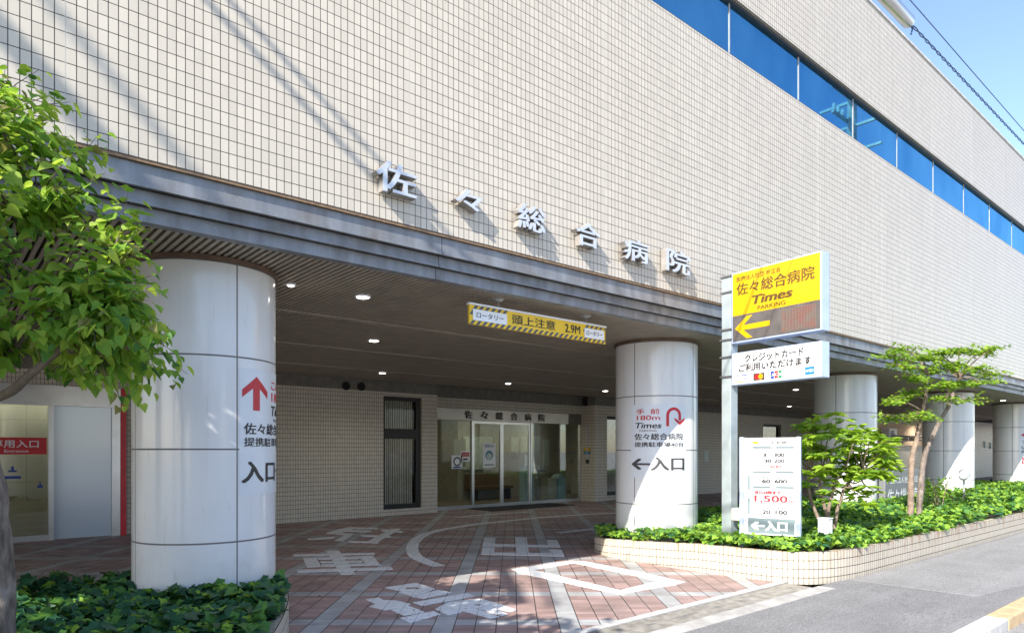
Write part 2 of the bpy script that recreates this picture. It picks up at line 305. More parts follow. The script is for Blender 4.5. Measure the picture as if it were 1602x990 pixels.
# ------------------------------------------------------------------ mesh builder
class MB:
    def __init__(s): s.v = []; s.f = []; s.m = []; s.uv = []; s.names = []
    def mi(s, name):
        if name not in s.names: s.names.append(name)
        return s.names.index(name)
    def add(s, vs, fs, m, uvs=None):
        o = len(s.v); s.v += [tuple(v) for v in vs]; k = s.mi(m)
        for i, f in enumerate(fs):
            s.f.append([o + q for q in f]); s.m.append(k)
            s.uv.append(uvs[i] if uvs else None)
    def box(s, x0, x1, y0, y1, z0, z1, m, T=None, uoff=0.0):
        P = [Vector(p) for p in ((x0,y0,z0),(x1,y0,z0),(x1,y1,z0),(x0,y1,z0),(x0,y0,z1),(x1,y0,z1),(x1,y1,z1),(x0,y1,z1))]
        fs = [(0,1,5,4),(1,2,6,5),(2,3,7,6),(3,0,4,7),(4,5,6,7),(3,2,1,0)]
        ax = [(0,2),(1,2),(0,2),(1,2),(0,1),(0,1)]
        uv = [[(P[q][a] + uoff, P[q][b]) for q in f] for f, (a, b) in zip(fs, ax)]
        s.add([T @ p for p in P] if T else P, fs, m, uv)
    def prism(s, poly, fn, d0, d1, m, mside=None):
        # poly: 2D outline; fn(a, b, d) -> point; a slab from depth d0 to d1
        n = len(poly); area = sum(poly[i][0]*poly[(i+1)%n][1]-poly[(i+1)%n][0]*poly[i][1] for i in range(n))
        if area < 0: poly = poly[::-1]
        V = [fn(a, b, d1) for a, b in poly] + [fn(a, b, d0) for a, b in poly]
        s.add(V, [list(range(n))], m)
        o = len(s.v) - 2 * n; k = s.mi(mside or m)
        s.f.append([o + n + i for i in reversed(range(n))]); s.m.append(k); s.uv.append(None)
        for i in range(n):
            j = (i + 1) % n
            s.f.append([o + i, o + n + i, o + n + j, o + j]); s.m.append(k); s.uv.append(None)
    def tube(s, pts, rad, m, seg=8, caps=True):
        pts = [Vector(p) for p in pts]; n = len(pts)
        if not hasattr(rad, '__len__'): rad = [rad] * n
        V = []; up = None
        for i, p in enumerate(pts):
            d = (pts[min(i+1, n-1)] - pts[max(i-1, 0)]).normalized()
            if up is None: up = Vector((0,0,1)) if abs(d.z) < .9 else Vector((1,0,0))
            a = d.cross(up).normalized(); b = a.cross(d).normalized(); up = b
            for k in range(seg):
                t = 2*math.pi*k/seg; V.append(p + (a*math.cos(t) + b*math.sin(t))*rad[i])
        fs = []
        for i in range(n-1):
            for k in range(seg):
                fs.append((i*seg+k, i*seg+(k+1)%seg, (i+1)*seg+(k+1)%seg, (i+1)*seg+k))
        if caps: fs.append(tuple(reversed(range(seg)))); fs.append(tuple((n-1)*seg+k for k in range(seg)))
        s.add(V, fs, m)
    def lathe(s, c, prof, m, seg=32):
        V = []; fs = []
        for r, z in prof:
            for k in range(seg):
                t = 2*math.pi*k/seg; V.append((c[0]+r*math.cos(t), c[1]+r*math.sin(t), c[2]+z))
        for i in range(len(prof)-1):
            for k in range(seg):
                fs.append((i*seg+k, i*seg+(k+1)%seg, (i+1)*seg+(k+1)%seg, (i+1)*seg+k))
        fs.append(tuple(reversed(range(seg)))); fs.append(tuple((len(prof)-1)*seg+k for k in range(seg)))
        s.add(V, fs, m)
    def build(s, name, parent=None, smooth=False, bevel=0.0, origin=None):
        me = bpy.data.meshes.new(name); V = s.v
        if origin is not None: V = [tuple(Vector(v) - Vector(origin)) for v in V]
        me.from_pydata(V, [], s.f)
        for n in s.names: me.materials.append(MATS[n])
        me.polygons.foreach_set('material_index', s.m)
        if any(u for u in s.uv):
            ul = me.uv_layers.new(name='UVMap'); i = 0
            for f, u in zip(s.f, s.uv):
                for q in range(len(f)): ul.data[i + q].uv = u[q] if u else (0, 0)
                i += len(f)
        if smooth: me.polygons.foreach_set('use_smooth', [True]*len(s.f))
        me.validate(); me.update()
        if smooth: me.set_sharp_from_angle(angle=R(40))
        o = bpy.data.objects.new(name, me); COL.objects.link(o)
        if origin is not None: o.location = origin
        if parent: o.parent = parent; o.matrix_parent_inverse = parent.matrix_basis.inverted()
        if bevel:
            b = o.modifiers.new('bevel', 'BEVEL'); b.width = bevel; b.segments = 2; b.limit_method = 'ANGLE'
        return o
def tag(o, label=None, cat=None, group=None, kind=None):
    for k, v in (('label', label), ('category', cat), ('group', group), ('kind', kind)):
        if v: o[k] = v
    return o
def thing(name, label, cat, loc=(0,0,0), group=None):
    o = bpy.data.objects.new(name, None); COL.objects.link(o); o.location = loc; o.empty_display_size = 0.2
    return tag(o, label, cat, group)
def struct(o): o['kind'] = 'structure'; return o

# glyph outlines from Blender's own built-in font
_gl = {}
def glyphs(txt, bold=0.0):
    key = (txt, bold)
    if key not in _gl:
        c = bpy.data.curves.new('glyphs', 'FONT'); c.body = txt; c.resolution_u = 3; c.offset = bold; c.fill_mode = 'FRONT'
        o = bpy.data.objects.new('glyphs', c); COL.objects.link(o); bpy.context.view_layer.update()
        me = bpy.data.meshes.new_from_object(o.evaluated_get(bpy.context.evaluated_depsgraph_get()))
        bm = bmesh.new(); bm.from_mesh(me); bpy.data.objects.remove(o); bpy.data.curves.remove(c); bpy.data.meshes.remove(me)
        bmesh.ops.remove_doubles(bm, verts=bm.verts, dist=0.0005)
        _gl[key] = bm
    return _gl[key]
def text(mb, txt, x0, x1, y0, y1, fn, m, bold=0.012, shear=0.0, step=None, depth=0.0, mside=None):
    """fit txt into the box x0..x1, y0..y1 of the sign and map it with fn(a, b, d)"""
    heavy = bold > .015
    bm = glyphs(txt, 0.0 if heavy else bold).copy()
    xs = [v.co.x for v in bm.verts]; ys = [v.co.y for v in bm.verts]
    ax, bx, ay, by = min(xs), max(xs), min(ys), max(ys)
    for v in bm.verts:
        a = x0 + (v.co.x - ax) / (bx - ax) * (x1 - x0); b = y0 + (v.co.y - ay) / max(by - ay, 1e-6) * (y1 - y0)
        v.co.x = a + shear * (b - y0); v.co.y = b; v.co.z = 0
    if step:
        k = x0
        while k < x1:
            bmesh.ops.bisect_plane(bm, geom=bm.verts[:] + bm.edges[:] + bm.faces[:], plane_co=(k, 0, 0), plane_no=(1, 0, 0)); k += step
    bm.verts.index_update()
    fs = []
    for f in bm.faces:
        ids = [v.index for v in f.verts]
        fs.append(ids if f.normal.z >= 0 else ids[::-1])
    # heavy lettering: the strokes are widened by four shifted copies, each a hair above the last
    kx, ky = bold*.8*(x1 - x0)/(bx - ax), bold*.8*(y1 - y0)/max(by - ay, 1e-6)
    sh = [(-kx, -ky*.6), (kx*.93, -ky*.53), (-kx*.9, ky*.6), (kx*.97, ky*.55)] if heavy else [(0, 0)]
    for i, (p, q) in enumerate(sh): mb.add([fn(v.co.x + p, v.co.y + q, depth + i*.0003) for v in bm.verts], fs, m)
    if depth and mside:
      for i, (p, q) in enumerate(sh):
        V2 = []; F2 = []
        for e in bm.edges:
            if len(e.link_faces) == 1:
                f = e.link_faces[0]; a, b = e.verts
                for l in f.loops:
                    if l.edge == e: a, b = l.vert, l.link_loop_next.vert
                if f.normal.z < 0: a, b = b, a
                o = len(V2); V2 += [fn(a.co.x + p, a.co.y + q, depth + i*.0003), fn(b.co.x + p, b.co.y + q, depth + i*.0003), fn(b.co.x + p, b.co.y + q, 0), fn(a.co.x + p, a.co.y + q, 0)]
                F2.append((o, o+3, o+2, o+1))
        mb.add(V2, F2, mside)
    bm.free()
def plane_fn(origin, ex, ey, off=0.0):
    o = Vector(origin); ex = Vector(ex); ey = Vector(ey); n = ex.cross(ey).normalized()
    return lambda a, b, d=0.0: o + ex*a + ey*b + n*(off + d)
def rect(a0, a1, b0, b1): return [(a0,b0),(a1,b0),(a1,b1),(a0,b1)]

# ================================================================== ground
g = MB(); g.box(-900, 900, -900, 900, -0.6, -0.24, 'concrete'); struct(g.build('ground'))
g = MB(); g.box(-60, 90, 4.25, 15.4, -0.2, 0.0, 'forecourt_paving'); struct(g.build('forecourt'))
g = MB(); g.box(-60, 90, 2.06, 3.60, -0.2, -0.002, 'sidewalk_asphalt'); g.box(8.05, 90, 3.60, 3.80, -0.2, -0.002, 'sidewalk_asphalt'); struct(g.build('sidewalk'))
g = MB(); pp = [on_z(1330, 906, .003), on_z(1475, 868, .003), on_z(1602, 833, .003), on_z(1700, 800, .003), on_z(1640, 905, .003), on_z(1530, 932, .003), on_z(1400, 915, .003)]
g.prism([(p.x, p.y) for p in pp], lambda a, b, d: (a, b, d), -0.02, 0.002, 'patch_asphalt'); struct(g.build('sidewalk_patch'))
g = MB(); g.box(-60, 90, -7.5, 1.86, -0.23, -0.10, 'road_asphalt'); struct(g.build('road'))
g = MB(); g.box(-60, 90, -11, -7.5, -0.23, 0.0, 'concrete'); struct(g.build('far_pavement'))
g = MB()
x = -12.0
while x < 40:
    L_ = 0.6; m = 'kerb_yellow' if x > 7.3 and x < 24 else 'concrete_pale'
    g.box(x + .004, x + L_ - .004, 1.86, 2.05, -0.2, 0.012, m); x += L_
struct(g.build('kerb', bevel=0.012))
g = MB(); g.box(-60, 8.05, 3.60, 3.80, -0.2, 0.002, 'concrete'); struct(g.build('gutter_apron'))
g = MB()
x = -12.0
while x < 7.8:
    g.box(x + .003, x + .997, 4.155, 4.25, -0.15, 0.006, 'concrete_pale'); x += 1
struct(g.build('drain_edging'))
g = MB(); t = thing('trench_drain', 'long brown steel slotted drain running along the edge of the paved forecourt', 'drain', (0, 4, 0))
g.box(-12, 7.9, 3.80, 4.155, -0.15, -0.06, 'dark_void'); g.build('channel', t)
g = MB()
for yy in (3.802, 3.965, 4.13): g.box(-12, 7.9, yy, yy + .022, -0.059, 0.001, 'grate_steel')
x = -4.0
while x < 7.9:
    g.box(x, x + .022, 3.824, 4.13, -0.04, -0.002, 'grate_steel'); x += .034
g.build('grate', t)

# painted markings, traced onto the pavement
def r3(*p): return [(420 + a/4.713, 780 + b/4.713) for a, b in p]
def r4(*p): return [(700 + a/4.713, 780 + b/4.713) for a, b in p]
def marking(polys, label):
    mb = MB()
    for i, po in enumerate(polys):
        q = []
        for k in range(len(po)):
            a = on_z(*po[k]); b = on_z(*po[(k+1) % len(po)]); n = max(1, int((b - a).length / 0.07))
            for s_ in range(n):
                c = a.lerp(b, s_/n); w_ = 0.006
                q.append((c.x + random.uniform(-w_, w_), c.y + random.uniform(-w_, w_)))
        zz = 0.0035 + 0.0006*i
        mb.prism(q, lambda a, b, d: (a, b, d), 0.0005, zz, 'paint_white')
    c = Vector(on_z(*polys[0][0]))
    tag(mb.build('painted_marking', origin=c), label, 'road marking', 'white markings on the forecourt paving')
marking([r3((430,385),(520,380),(640,555),(535,560)), r3((175,408),(783,398),(783,410),(190,425)), r3((255,437),(350,432),(390,500),(285,507)),
         r3((665,425),(770,420),(828,490),(735,492)), r3((365,433),(668,425),(672,440),(370,448)), r3((380,462),(690,456),(692,468),(385,474)),
         r3((390,484),(735,476),(740,492),(392,500)), r3((210,525),(905,505),(917,520),(215,543))], 'white kanji 車 taped on the paving, the middle one of three left of the arc')
marking([r3((440,245),(600,205),(655,210),(500,262),(420,258)), r3((590,208),(805,213),(800,222),(580,220)), r3((560,228),(760,235),(750,245),(540,240)),
         r3((520,250),(640,258),(545,312),(485,308),(560,268),(500,262)), r3((285,295),(480,280),(490,290),(300,303)), r3((905,222),(975,220),(800,320),(725,320)),
         r3((840,225),(990,240),(985,250),(830,237)), r3((680,265),(905,275),(900,285),(690,275)), r3((590,310),(815,318),(800,327),(595,320))],
        'worn white kanji 駐 on the paving, farthest back of three before the tiled wall')
marking([r3((718,740),(815,728),(845,745),(950,750),(1050,775),(985,800),(850,822),(745,795),(790,775)), r3((830,745),(950,752),(1150,835),(1000,862),(880,810)), r3((970,880),(1220,828),(1270,852),(1045,912)),
         r3((855,655),(1090,620),(1225,662),(1190,675),(1080,650),(1010,652),(1020,668),(1085,664),(1150,690),(1060,700)), r3((960,690),(1190,655),(1225,665),(1060,720)), r3((1060,722),(1250,673),(1350,690),(1140,737)),
         r3((1065,765),(1460,697),(1515,718),(1130,788)), r4((0,768),(140,748),(240,738),(390,778),(505,818),(490,829),(430,826),(220,775),(170,800),(90,842),(0,857),(-90,815)),
         r4((150,792),(300,787),(440,850),(400,862)), r4((90,822),(170,800),(380,872),(315,882))], 'bold white kanji 場 painted on the paving, nearest the street')
marking([r4((500,282),(583,282),(600,405),(508,400)), r4((262,330),(830,343),(834,358),(258,347)), r4((270,288),(353,288),(348,330),(262,330)), r4((262,357),(345,358),(345,400),(250,398)),
         r4((730,303),(808,305),(830,345),(742,341)), r4((750,372),(840,375),(862,424),(765,412)), r4((249,395),(855,403),(862,425),(247,411))], 'white kanji 出 painted on the paving inside the arc')
marking([[(800,890),(891,876.5),(905,880),(812,895)], [(891,876.5),(912,877),(1010,896),(1072,910.6),(1050,915),(1010,904),(900,881)], [(800,890),(830,890),(975,924),(976,931),(812,896)], [(968,930),(973,922),(1030,909),(1072,910.6)], [(1019.9,900.3),(1072.3,910.2),(1057,914.7),(1016,921),(1012,914.3),(1033,909.6)]],
        'large white square kanji 口 painted on the paving beside the ivy planter')
def strip(pts, wd, label):
    P = [on_z(*p) for p in pts]; Q = []
    for i in range(len(P)-1):
        for k in range(5):
            s_ = k/5; p0, p1, p2, p3 = P[max(i-1,0)], P[i], P[i+1], P[min(i+2, len(P)-1)]
            Q.append(0.5*((2*p1) + (p2-p0)*s_ + (2*p0-5*p1+4*p2-p3)*s_*s_ + (3*p1-p0-3*p2+p3)*s_**3))
    Q.append(P[-1]); le = []; ri = []
    for i, p in enumerate(Q):
        d = (Q[min(i+1,len(Q)-1)] - Q[max(i-1,0)]).normalized(); n = Vector((-d.y, d.x, 0))
        le.append(p + n*wd/2); ri.append(p - n*wd/2)
    mb = MB(); n = len(Q)
    mb.add([(p.x,p.y,.003) for p in le] + [(p.x,p.y,.003) for p in ri], [(i+n, i+1+n, i+1, i) for i in range(n-1)], 'paint_white')
    tag(mb.build('painted_line', origin=P[0]), label, 'road marking', 'white markings on the forecourt paving')
strip([(687,885.5),(655,873),(645.5,862),(647,850),(660,838),(686,829.5),(720,823.5),(742,820),(785,815.5),(848.5,809),(912,804.5),(969,802)], 0.2, 'long curved white line sweeping round the kanji on the paving')
strip([(712,809),(770,804),(832,800)], 0.15, 'faint short white line on the paving in front of the glass doors')
strip([(874,833),(920,828),(967,823)], 0.2, 'short straight white line on the paving at the foot of the second pillar')

# fallen leaves
mb = MB()
for i in range(70):
    px, py = random.choice([(random.uniform(430,760), random.uniform(830,960)), (random.uniform(20,180), random.uniform(860,915))]); c = on_z(px, py)
    a = random.uniform(0, 6.3); l = random.uniform(.012, .03)
    pts = [Vector((math.cos(a+q)*l*k, math.sin(a+q)*l*k, 0.006 + random.uniform(0,.012))) + c for q, k in ((0,1),(1.57,.45),(3.14,1),(4.71,.45))]
    mb.add(pts, [(0,1,2,3)], 'dry_leaf')
tag(mb.build('fallen_leaves'), 'small brown leaves scattered on the forecourt paving', 'leaves', kind='stuff')

# ================================================================== hospital building
B = thing('hospital_building', 'large cream tiled hospital with blue ribbon window above a deep porch on white round pillars', 'building', (10, 5.55, 0))
YF, X0, X1 = 5.55, -9.0, 58.0
ZL, ZW0, ZW1, ZR, ZC = 3.74, 7.45, 8.33, 10.3, 3.33
mb = MB(); TZ = Matrix.Translation((0, 0, ZL)); mb.box(X0, X1, YF, YF + .3, 0, ZW0 - ZL, 'facade_tile', TZ); mb.box(X0, X1, YF, YF + .3, ZW1 - ZL, ZR - ZL, 'facade_tile', TZ); mb.build('facade_wall', B)
mb = MB(); mb.box(X0, X1, YF + .3, 24, ZR - .4, ZR - .05, 'roof_grey'); mb.box(X0, X1, 23.7, 24, 0, ZR-.4, 'plaster'); mb.box(X1 - .3, X1, YF+.3, 23.7, ZC, ZR-.4, 'plaster'); mb.box(X0, X0 + .3, YF + .3, 23.7, ZC, ZR-.4, 'plaster'); mb.build('roof', B)
# coping on the parapet
mb = MB(); mb.box(X0, X1, YF - .02, YF + .34, ZR + .002, ZR + .05, 'concrete_pale'); mb.build('coping', B)
# tile soffit strip under the overhanging tile edge
mb = MB(); mb.box(X0, X1, YF + .004, YF + .03, ZL - .022, ZL - .001, 'trim_brown'); mb.build('edge_trim', B)
# ribbon window
W = MB(); W.box(X0, X1, YF + .04, YF + .2, ZW0 + .001, ZW0 + .05, 'dark_frame'); W.box(X0, X1, YF + .04, YF + .2, ZW1 - .045, ZW1 - .001, 'dark_frame')
wo = W.build('ribbon_window', B)
k = -8
x = 9.08 + 2.12 * k
while x < X1 - 2.2:
    p = MB()
    tilt = random.uniform(-.0025, .0025); t2 = random.uniform(-.003, .003)
    a, b, c, d = (x + .02, YF + .09, ZW0 + .05), (x + 2.10, YF + .09 + tilt, ZW0 + .05), (x + 2.10, YF + .09 + tilt + t2, ZW1 - .045), (x + .02, YF + .09 + t2, ZW1 - .045)
    back = [(q[0], q[1] + .012, q[2]) for q in (a, b, c, d)]
    p.add([a, b, c, d] + back, [(0,1,2,3), (7,6,5,4), (0,4,5,1), (1,5,6,2), (2,6,7,3), (3,7,4,0)], 'ribbon_glass'); p.build('pane', wo)
    f = MB(); f.box(x - .012, x + .012, YF + .08, YF + .16, ZW0 + .051, ZW1 - .046, 'plastic_grey'); f.build('mullion', wo)
    x += 2.12
mb = MB(); mb.box(X0, X1, YF + .21, YF + .25, ZW0, ZW1, 'dark_void'); mb.build('window_backing', wo)
# stepped fascia
mb = MB()
mb.box(X0, X1, 5.585, 5.95, 3.558, ZL - .024, 'weathered_steel'); mb.box(X0, X1, 5.570, 5.60, 3.545, 3.572, 'weathered_steel')
mb.box(X0, X1, 5.645, 5.95, 3.447, 3.5448, 'weathered_steel'); mb.box(X0, X1, 5.632, 5.66, 3.436, 3.46, 'weathered_steel')
mb.box(X0, X1, 5.695, 5.80, 3.325, 3.4358, 'weathered_steel')
mb.build('fascia', B)
# slatted soffit
mb = MB()
x = X0
while x < 44:
    mb.box(x, x + .032, 5.802, 14.72, ZC, ZC + .05, 'slat_brown'); x += .062
mb.build('soffit_slats', B)
mb = MB()
for yy in (8.1, 10.5, 12.9): mb.box(X0, 44, yy, yy + .09, ZC - .012, ZC - .001, 'slat_brown')
mb.build('soffit_strip', B)
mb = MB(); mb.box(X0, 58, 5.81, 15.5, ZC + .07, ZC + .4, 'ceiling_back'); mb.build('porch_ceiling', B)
# pillars
PIL = [(2.02, 6.90, .632), (8.92, 6.86, .65), (15.80, 6.86, .65), (22.72, 6.90, .65), (29.65, 6.90, .65), (36.5, 6.9, .65), (-4.9, 6.9, .65)]
for (px, py, r) in PIL:
    mb = MB(); n = 96; V = []; fs = []; uv = []
    zs = [0.0, .3, .79, 1.62, 2.45, ZC - .045]
    for z in zs:
        for k in range(n): V.append((px + r*math.cos(2*math.pi*k/n), py + r*math.sin(2*math.pi*k/n), z))
    for i in range(len(zs)-1):
        for k in range(n):
            fs.append((i*n+k, i*n+(k+1)%n, (i+1)*n+(k+1)%n, (i+1)*n+k))
            ua = (360*k/n - 277.4)/90 + 8; ub = (360*(k+1)/n - 277.4)/90 + 8
            uv.append([(ua, zs[i]), (ub, zs[i]), (ub, zs[i+1]), (ua, zs[i+1])])
    mb.add(V, fs, 'enamel_panel', uv)
    o = mb.build('pillar', B, smooth=True)
    c = MB(); c.lathe((px, py, 0), [(r + .02, ZC - .045), (r + .02, ZC - .004)], 'collar_brown', 96); c.build('collar', o, smooth=True)
# porch back wall with openings
YB = 14.8
wm = MB()
def wall(xa, xb, z0=0.0, z1=3.07): wm.box(xa, xb, YB, YB + .25, z0, z1, 'porch_tile')
wall(X0, 0.3); wall(0.3, 2.86, 2.80)
wall(2.86, 8.48); wall(8.48, 9.60, 2.97); wall(8.48, 9.60, 0, .165); wall(9.60, 10.07)
wall(16.1, 16.68); wall(16.68, 18.0, 2.75); wall(16.68, 18.0, 0, .17); wall(18.0, 26.4); wall(26.4, 27.9, 2.75); wall(26.4, 27.9, 0, .9); wall(27.9, 31.0)
wm.box(9.82, 10.07, YB + .25, 15.42, 0, 3.07, 'porch_tile'); wm.box(16.1, 16.35, YB + .25, 15.42, 0, 3.07, 'porch_tile')
wm.box(10.07, 16.1, 15.36, 15.6, 2.80, 3.07, 'porch_tile')
wm.build('porch_wall', B)
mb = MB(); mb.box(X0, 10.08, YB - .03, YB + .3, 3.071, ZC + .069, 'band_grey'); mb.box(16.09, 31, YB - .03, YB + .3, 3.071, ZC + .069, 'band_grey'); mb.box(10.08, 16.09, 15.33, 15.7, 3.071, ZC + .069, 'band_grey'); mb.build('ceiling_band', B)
for px, py in ((541, 603.5), (565, 604.5)):
    c = on_y(px, py, YB - .031); mb = MB()
    mb.prism([(math.cos(q*.3142)*.1, math.sin(q*.3142)*.1) for q in range(20)], plane_fn(c, (1,0,0), (0,0,1)), 0, .025, 'dark_void'); mb.build('vent', B)
# louvred windows in the porch wall
def louvre(xa, xb, z0, z1, mid=None, blind=True):
    mb = MB(); y0, y1 = YB + .06, YB + .16; fw = .075
    mb.box(xa, xa + fw, y0, y1, z0, z1, 'black_frame'); mb.box(xb - fw*1.9, xb, y0, y1, z0, z1, 'black_frame'); mb.box(xa + fw, xb - fw*1.9, y0, y1, z0, z0 + .12, 'black_frame'); mb.box(xa + fw, xb - fw*1.9, y0, y1, z1 - .1, z1, 'black_frame')
    if mid: mb.box(xa + fw, xb - fw*1.9, y0, y1, mid[0], mid[1], 'black_frame')
    o = mb.build('porch_window', B)
    b = MB(); x = xa + fw + .01; n = 0
    while blind and x < xb - fw*1.9 - .03:
        wv = random.uniform(.022, .038); b.box(x, x + wv, y1 + .005, y1 + .02, z0 + .12, z1 - .1, 'blind_white'); x += wv + random.uniform(.02, .032); n += 1
    if n: b.build('blind', o)
    p = MB(); p.box(xa, xb, y1 + .03, y1 + .05, z0, z1, 'black_frame'); p.build('backing', o)
    p = MB(); p.box(xa + fw, xb - fw*1.9, y0 + .05, y0 + .056, z0 + .12, z1 - .1, 'window_glass'); p.build('pane', o)
louvre(8.48, 9.60, .165, 2.97, (1.92, 2.17)); louvre(16.68, 18.0, .17, 2.75); louvre(26.4, 27.9, .9, 2.75, None, False)
# main entrance: stainless frames, glass, sliding leaves
YG = 15.45
hd = MB(); hd.box(10.07, 15.45, YG - .12, YG + .12, 2.47, 2.795, 'header_steel'); ho = hd.build('entrance_header', B)
hd = MB(); hd.box(15.45, 16.1, YG - .06, YG + .06, 2.47, 2.795, 'band_grey'); hd.build('entrance_side_panel', B)
pf = plane_fn((11.35, YG - .122, 2.53), (1,0,0), (0,0,1))
for i, ch in enumerate('佐々総合病院'):
    lt = MB(); text(lt, ch, .0 + i*.56, .26 + i*.56, 0, .215, pf, 'ink_black', .03, depth=.012); lt.build('letter', ho)
for xa, xb in ((10.07, 11.70), (13.90, 16.1)):
    f = MB(); f.box(xa, xa + .04, YG - .05, YG + .05, 0, 2.469, 'stainless'); f.box(xb - .04, xb, YG - .05, YG + .05, 0, 2.469, 'stainless'); f.box(xa + .04, xb - .04, YG - .05, YG + .05, 0, .09, 'stainless')
    fo = f.build('fixed_window', B); p = MB(); p.box(xa + .04, xb - .04, YG - .005, YG + .005, .09, 2.469, 'door_glass'); p.build('pane', fo)
for xa, xb in ((11.71, 12.77), (12.785, 13.89)):
    f = MB(); f.box(xa, xa + .05, YG - .03, YG + .03, 0.005, 2.466, 'stainless'); f.box(xb - .05, xb, YG - .03, YG + .03, 0.005, 2.466, 'stainless'); f.box(xa + .05, xb - .05, YG - .03, YG + .03, 0.005, .09, 'stainless'); f.box(xa + .05, xb - .05, YG - .03, YG + .03, 2.40, 2.466, 'stainless')
    fo = f.build('sliding_door', B); p = MB(); p.box(xa + .05, xb - .05, YG - .005, YG + .005, .09, 2.40, 'door_glass'); p.build('pane', fo)
# lobby room
mb = MB(); mb.box(8.0, 18.5, 20.3, 20.5, 0, 3, 'lobby_wall'); mb.box(7.8, 8.0, 15.7, 20.5, 0, 3, 'lobby_wall'); mb.box(18.5, 18.7, 15.7, 20.5, 0, 3, 'lobby_wall'); mb.box(13.2, 13.35, 18.2, 20.3, 0, 3, 'lobby_wall')
mb.box(13.35, 18.5, 18.2, 18.35, 0, 3, 'lobby_wall'); mb.build('lobby_wall', B)
mb = MB(); mb.box(8.0, 18.5, 15.5, 20.3, -.05, .004, 'lobby_floor'); mb.build('lobby_floor', B)
mb = MB(); mb.box(8.0, 18.5, 15.61, 20.3, 2.7, 2.79, 'plaster'); mb.build('lobby_ceiling', B)
for lx, ly in ((9.6, 17), (11.2, 18.6), (13.4, 17.0), (15.6, 16.9), (12.2, 16.4)):
    mb = MB(); mb.box(lx - .3, lx + .3, ly - .08, ly + .08, 2.66, 2.699, 'lobby_lamp'); mb.build('lobby_light', B)
mb = MB()
for x in np.arange(10.6, 11.75, .09): mb.box(x, x + .06, 18.9, 18.93, .1, 2.4, 'leaf_deep')
tag(mb.build('curtain'), 'dark green curtain hanging inside the lobby behind the glass', 'curtain')
# left private entrance
f = MB(); ye = YB + .02
f.box(0.3, 2.76, ye - .1, ye + .1, 2.43, 2.795, 'stainless'); f.box(1.62, 1.70, ye - .07, ye + .07, 0, 2.429, 'stainless'); f.box(2.62, 2.76, ye - .07, ye + .07, 0, 2.429, 'stainless'); f.box(.3, .38, ye - .07, ye + .07, 0, 2.429, 'stainless')
fo = f.build('side_entrance', B)
p = MB(); p.box(.38, 1.62, ye - .006, ye + .006, .1, 2.429, 'side_glass'); p.build('glass_door', fo)
p = MB(); p.box(.38, 1.62, ye - .03, ye + .03, 0, .099, 'stainless'); p.build('door_rail', fo)
p = MB(); p.box(1.70, 2.62, ye - .02, ye + .02, 0.01, 2.429, 'frosted_panel'); p.build('sliding_panel', fo)
p = MB(); p.box(-.2, 2.6, 15.4, 15.7, 2.66, 2.7, 'vestibule_lamp'); p.build('vestibule_light', fo)
p = MB(); p.box(-.5, 3.2, ye + .13, 16, 2.75, 2.8, 'plaster'); p.box(3.2, 3.3, ye + .13, 16, 0, 2.8, 'plaster'); p.box(-.6, -.5, ye + .13, 16, 0, 2.8, 'plaster'); p.box(-.5, 3.2, 15.9, 16.0, 0, 2.8, 'plaster'); p.box(-.5, 3.2, ye + .13, 16, -.02, .003, 'lobby_floor'); p.build('vestibule_wall', B)
p = MB(); p.box(2.765, 2.855, ye - .09, ye + .0, 0, 2.795, 'red_paint'); p.build('red_post', B)
s = MB(); pf = plane_fn((.38, ye - .0075, 1.55), (1,0,0), (0,0,1)); s.prism(rect(0, 1.22, 0, .30), pf, 0, .004, 'ink_red')
text(s, '専用入口', .42, 1.10, .115, .255, pf, 'film_white', .015, depth=.0045); text(s, 'Entrance', .60, .95, .035, .085, pf, 'film_white', .012, depth=.0045)
tag(s.build('entrance_sign'), 'red band sign reading 専用入口 Entrance on the left glass door', 'sign')
s = MB(); pf = plane_fn((1.5, ye - .0075, .95), (1,0,0), (0,0,1))
s.prism([(-.04,0),(.04,0),(.04,.05),(.012,.05),(.012,.1),(-.012,.1),(-.012,.05),(-.04,.05)], pf, 0, .003, 'card_blue'); tag(s.build('door_sticker'), 'tiny blue emblem sticker low on the left glass door', 'sticker')
s = MB(); pf = plane_fn((.98, ye - .0075, 1.12), (1,0,0), (0,0,1)); s.prism([(0,0),(.24,0),(.24,.05),(0,.05)], pf, 0, .003, 'card_blue')
s.prism([(.06,.12),(.18,.12),(.18,.15),(.14,.15),(.14,.22),(.10,.22),(.10,.15),(.06,.15)], pf, 0, .003, 'card_blue'); tag(s.build('door_sticker'), 'blue figure and bar sticker under the red band on the left glass door', 'sticker')
# right end of the porch: beige wall, dark return
mb = MB(); mb.box(31.0, 58, 13.2, 13.4, 0, 3.4, 'porch_tile'); mb.box(31.0, 31.2, 13.4, 14.8, 0, 3.4, 'porch_tile'); mb.build('right_porch_wall', B)
mb = MB(); mb.box(33, 41, 13.05, 13.19, 1.9, 2.95, 'beige_wall'); mb.build('beige_panel', B)
t = thing('air_conditioner', 'small white air conditioner unit on the beige wall between the third and fourth pillars', 'air conditioner', (32.2, 12.7, 1.75))
c = on_y(1394, 680, 12.6); mb = MB(); mb.box(c.x - .45, c.x + .45, 12.5, 12.85, c.z - .3, c.z + .3, 'sign_white'); mb.build('casing', t, bevel=.02)
mb = MB(); mb.prism([(math.cos(q*.3142)*.22, math.sin(q*.3142)*.22) for q in range(20)], plane_fn((c.x - .1, 12.499, c.z), (1,0,0), (0,0,1)), 0, .02, 'plastic_grey'); mb.build('fan_guard', t)
a, b = on_y(1400, 682, 12.4), on_y(1455, 676, 12.4); mb = MB(); mb.tube([a, (b.x, 12.4, a.z)], .05, 'stainless'); mb.tube([(a.x, 12.4, a.z - .16), (b.x, 12.4, a.z - .16)], .03, 'stainless')
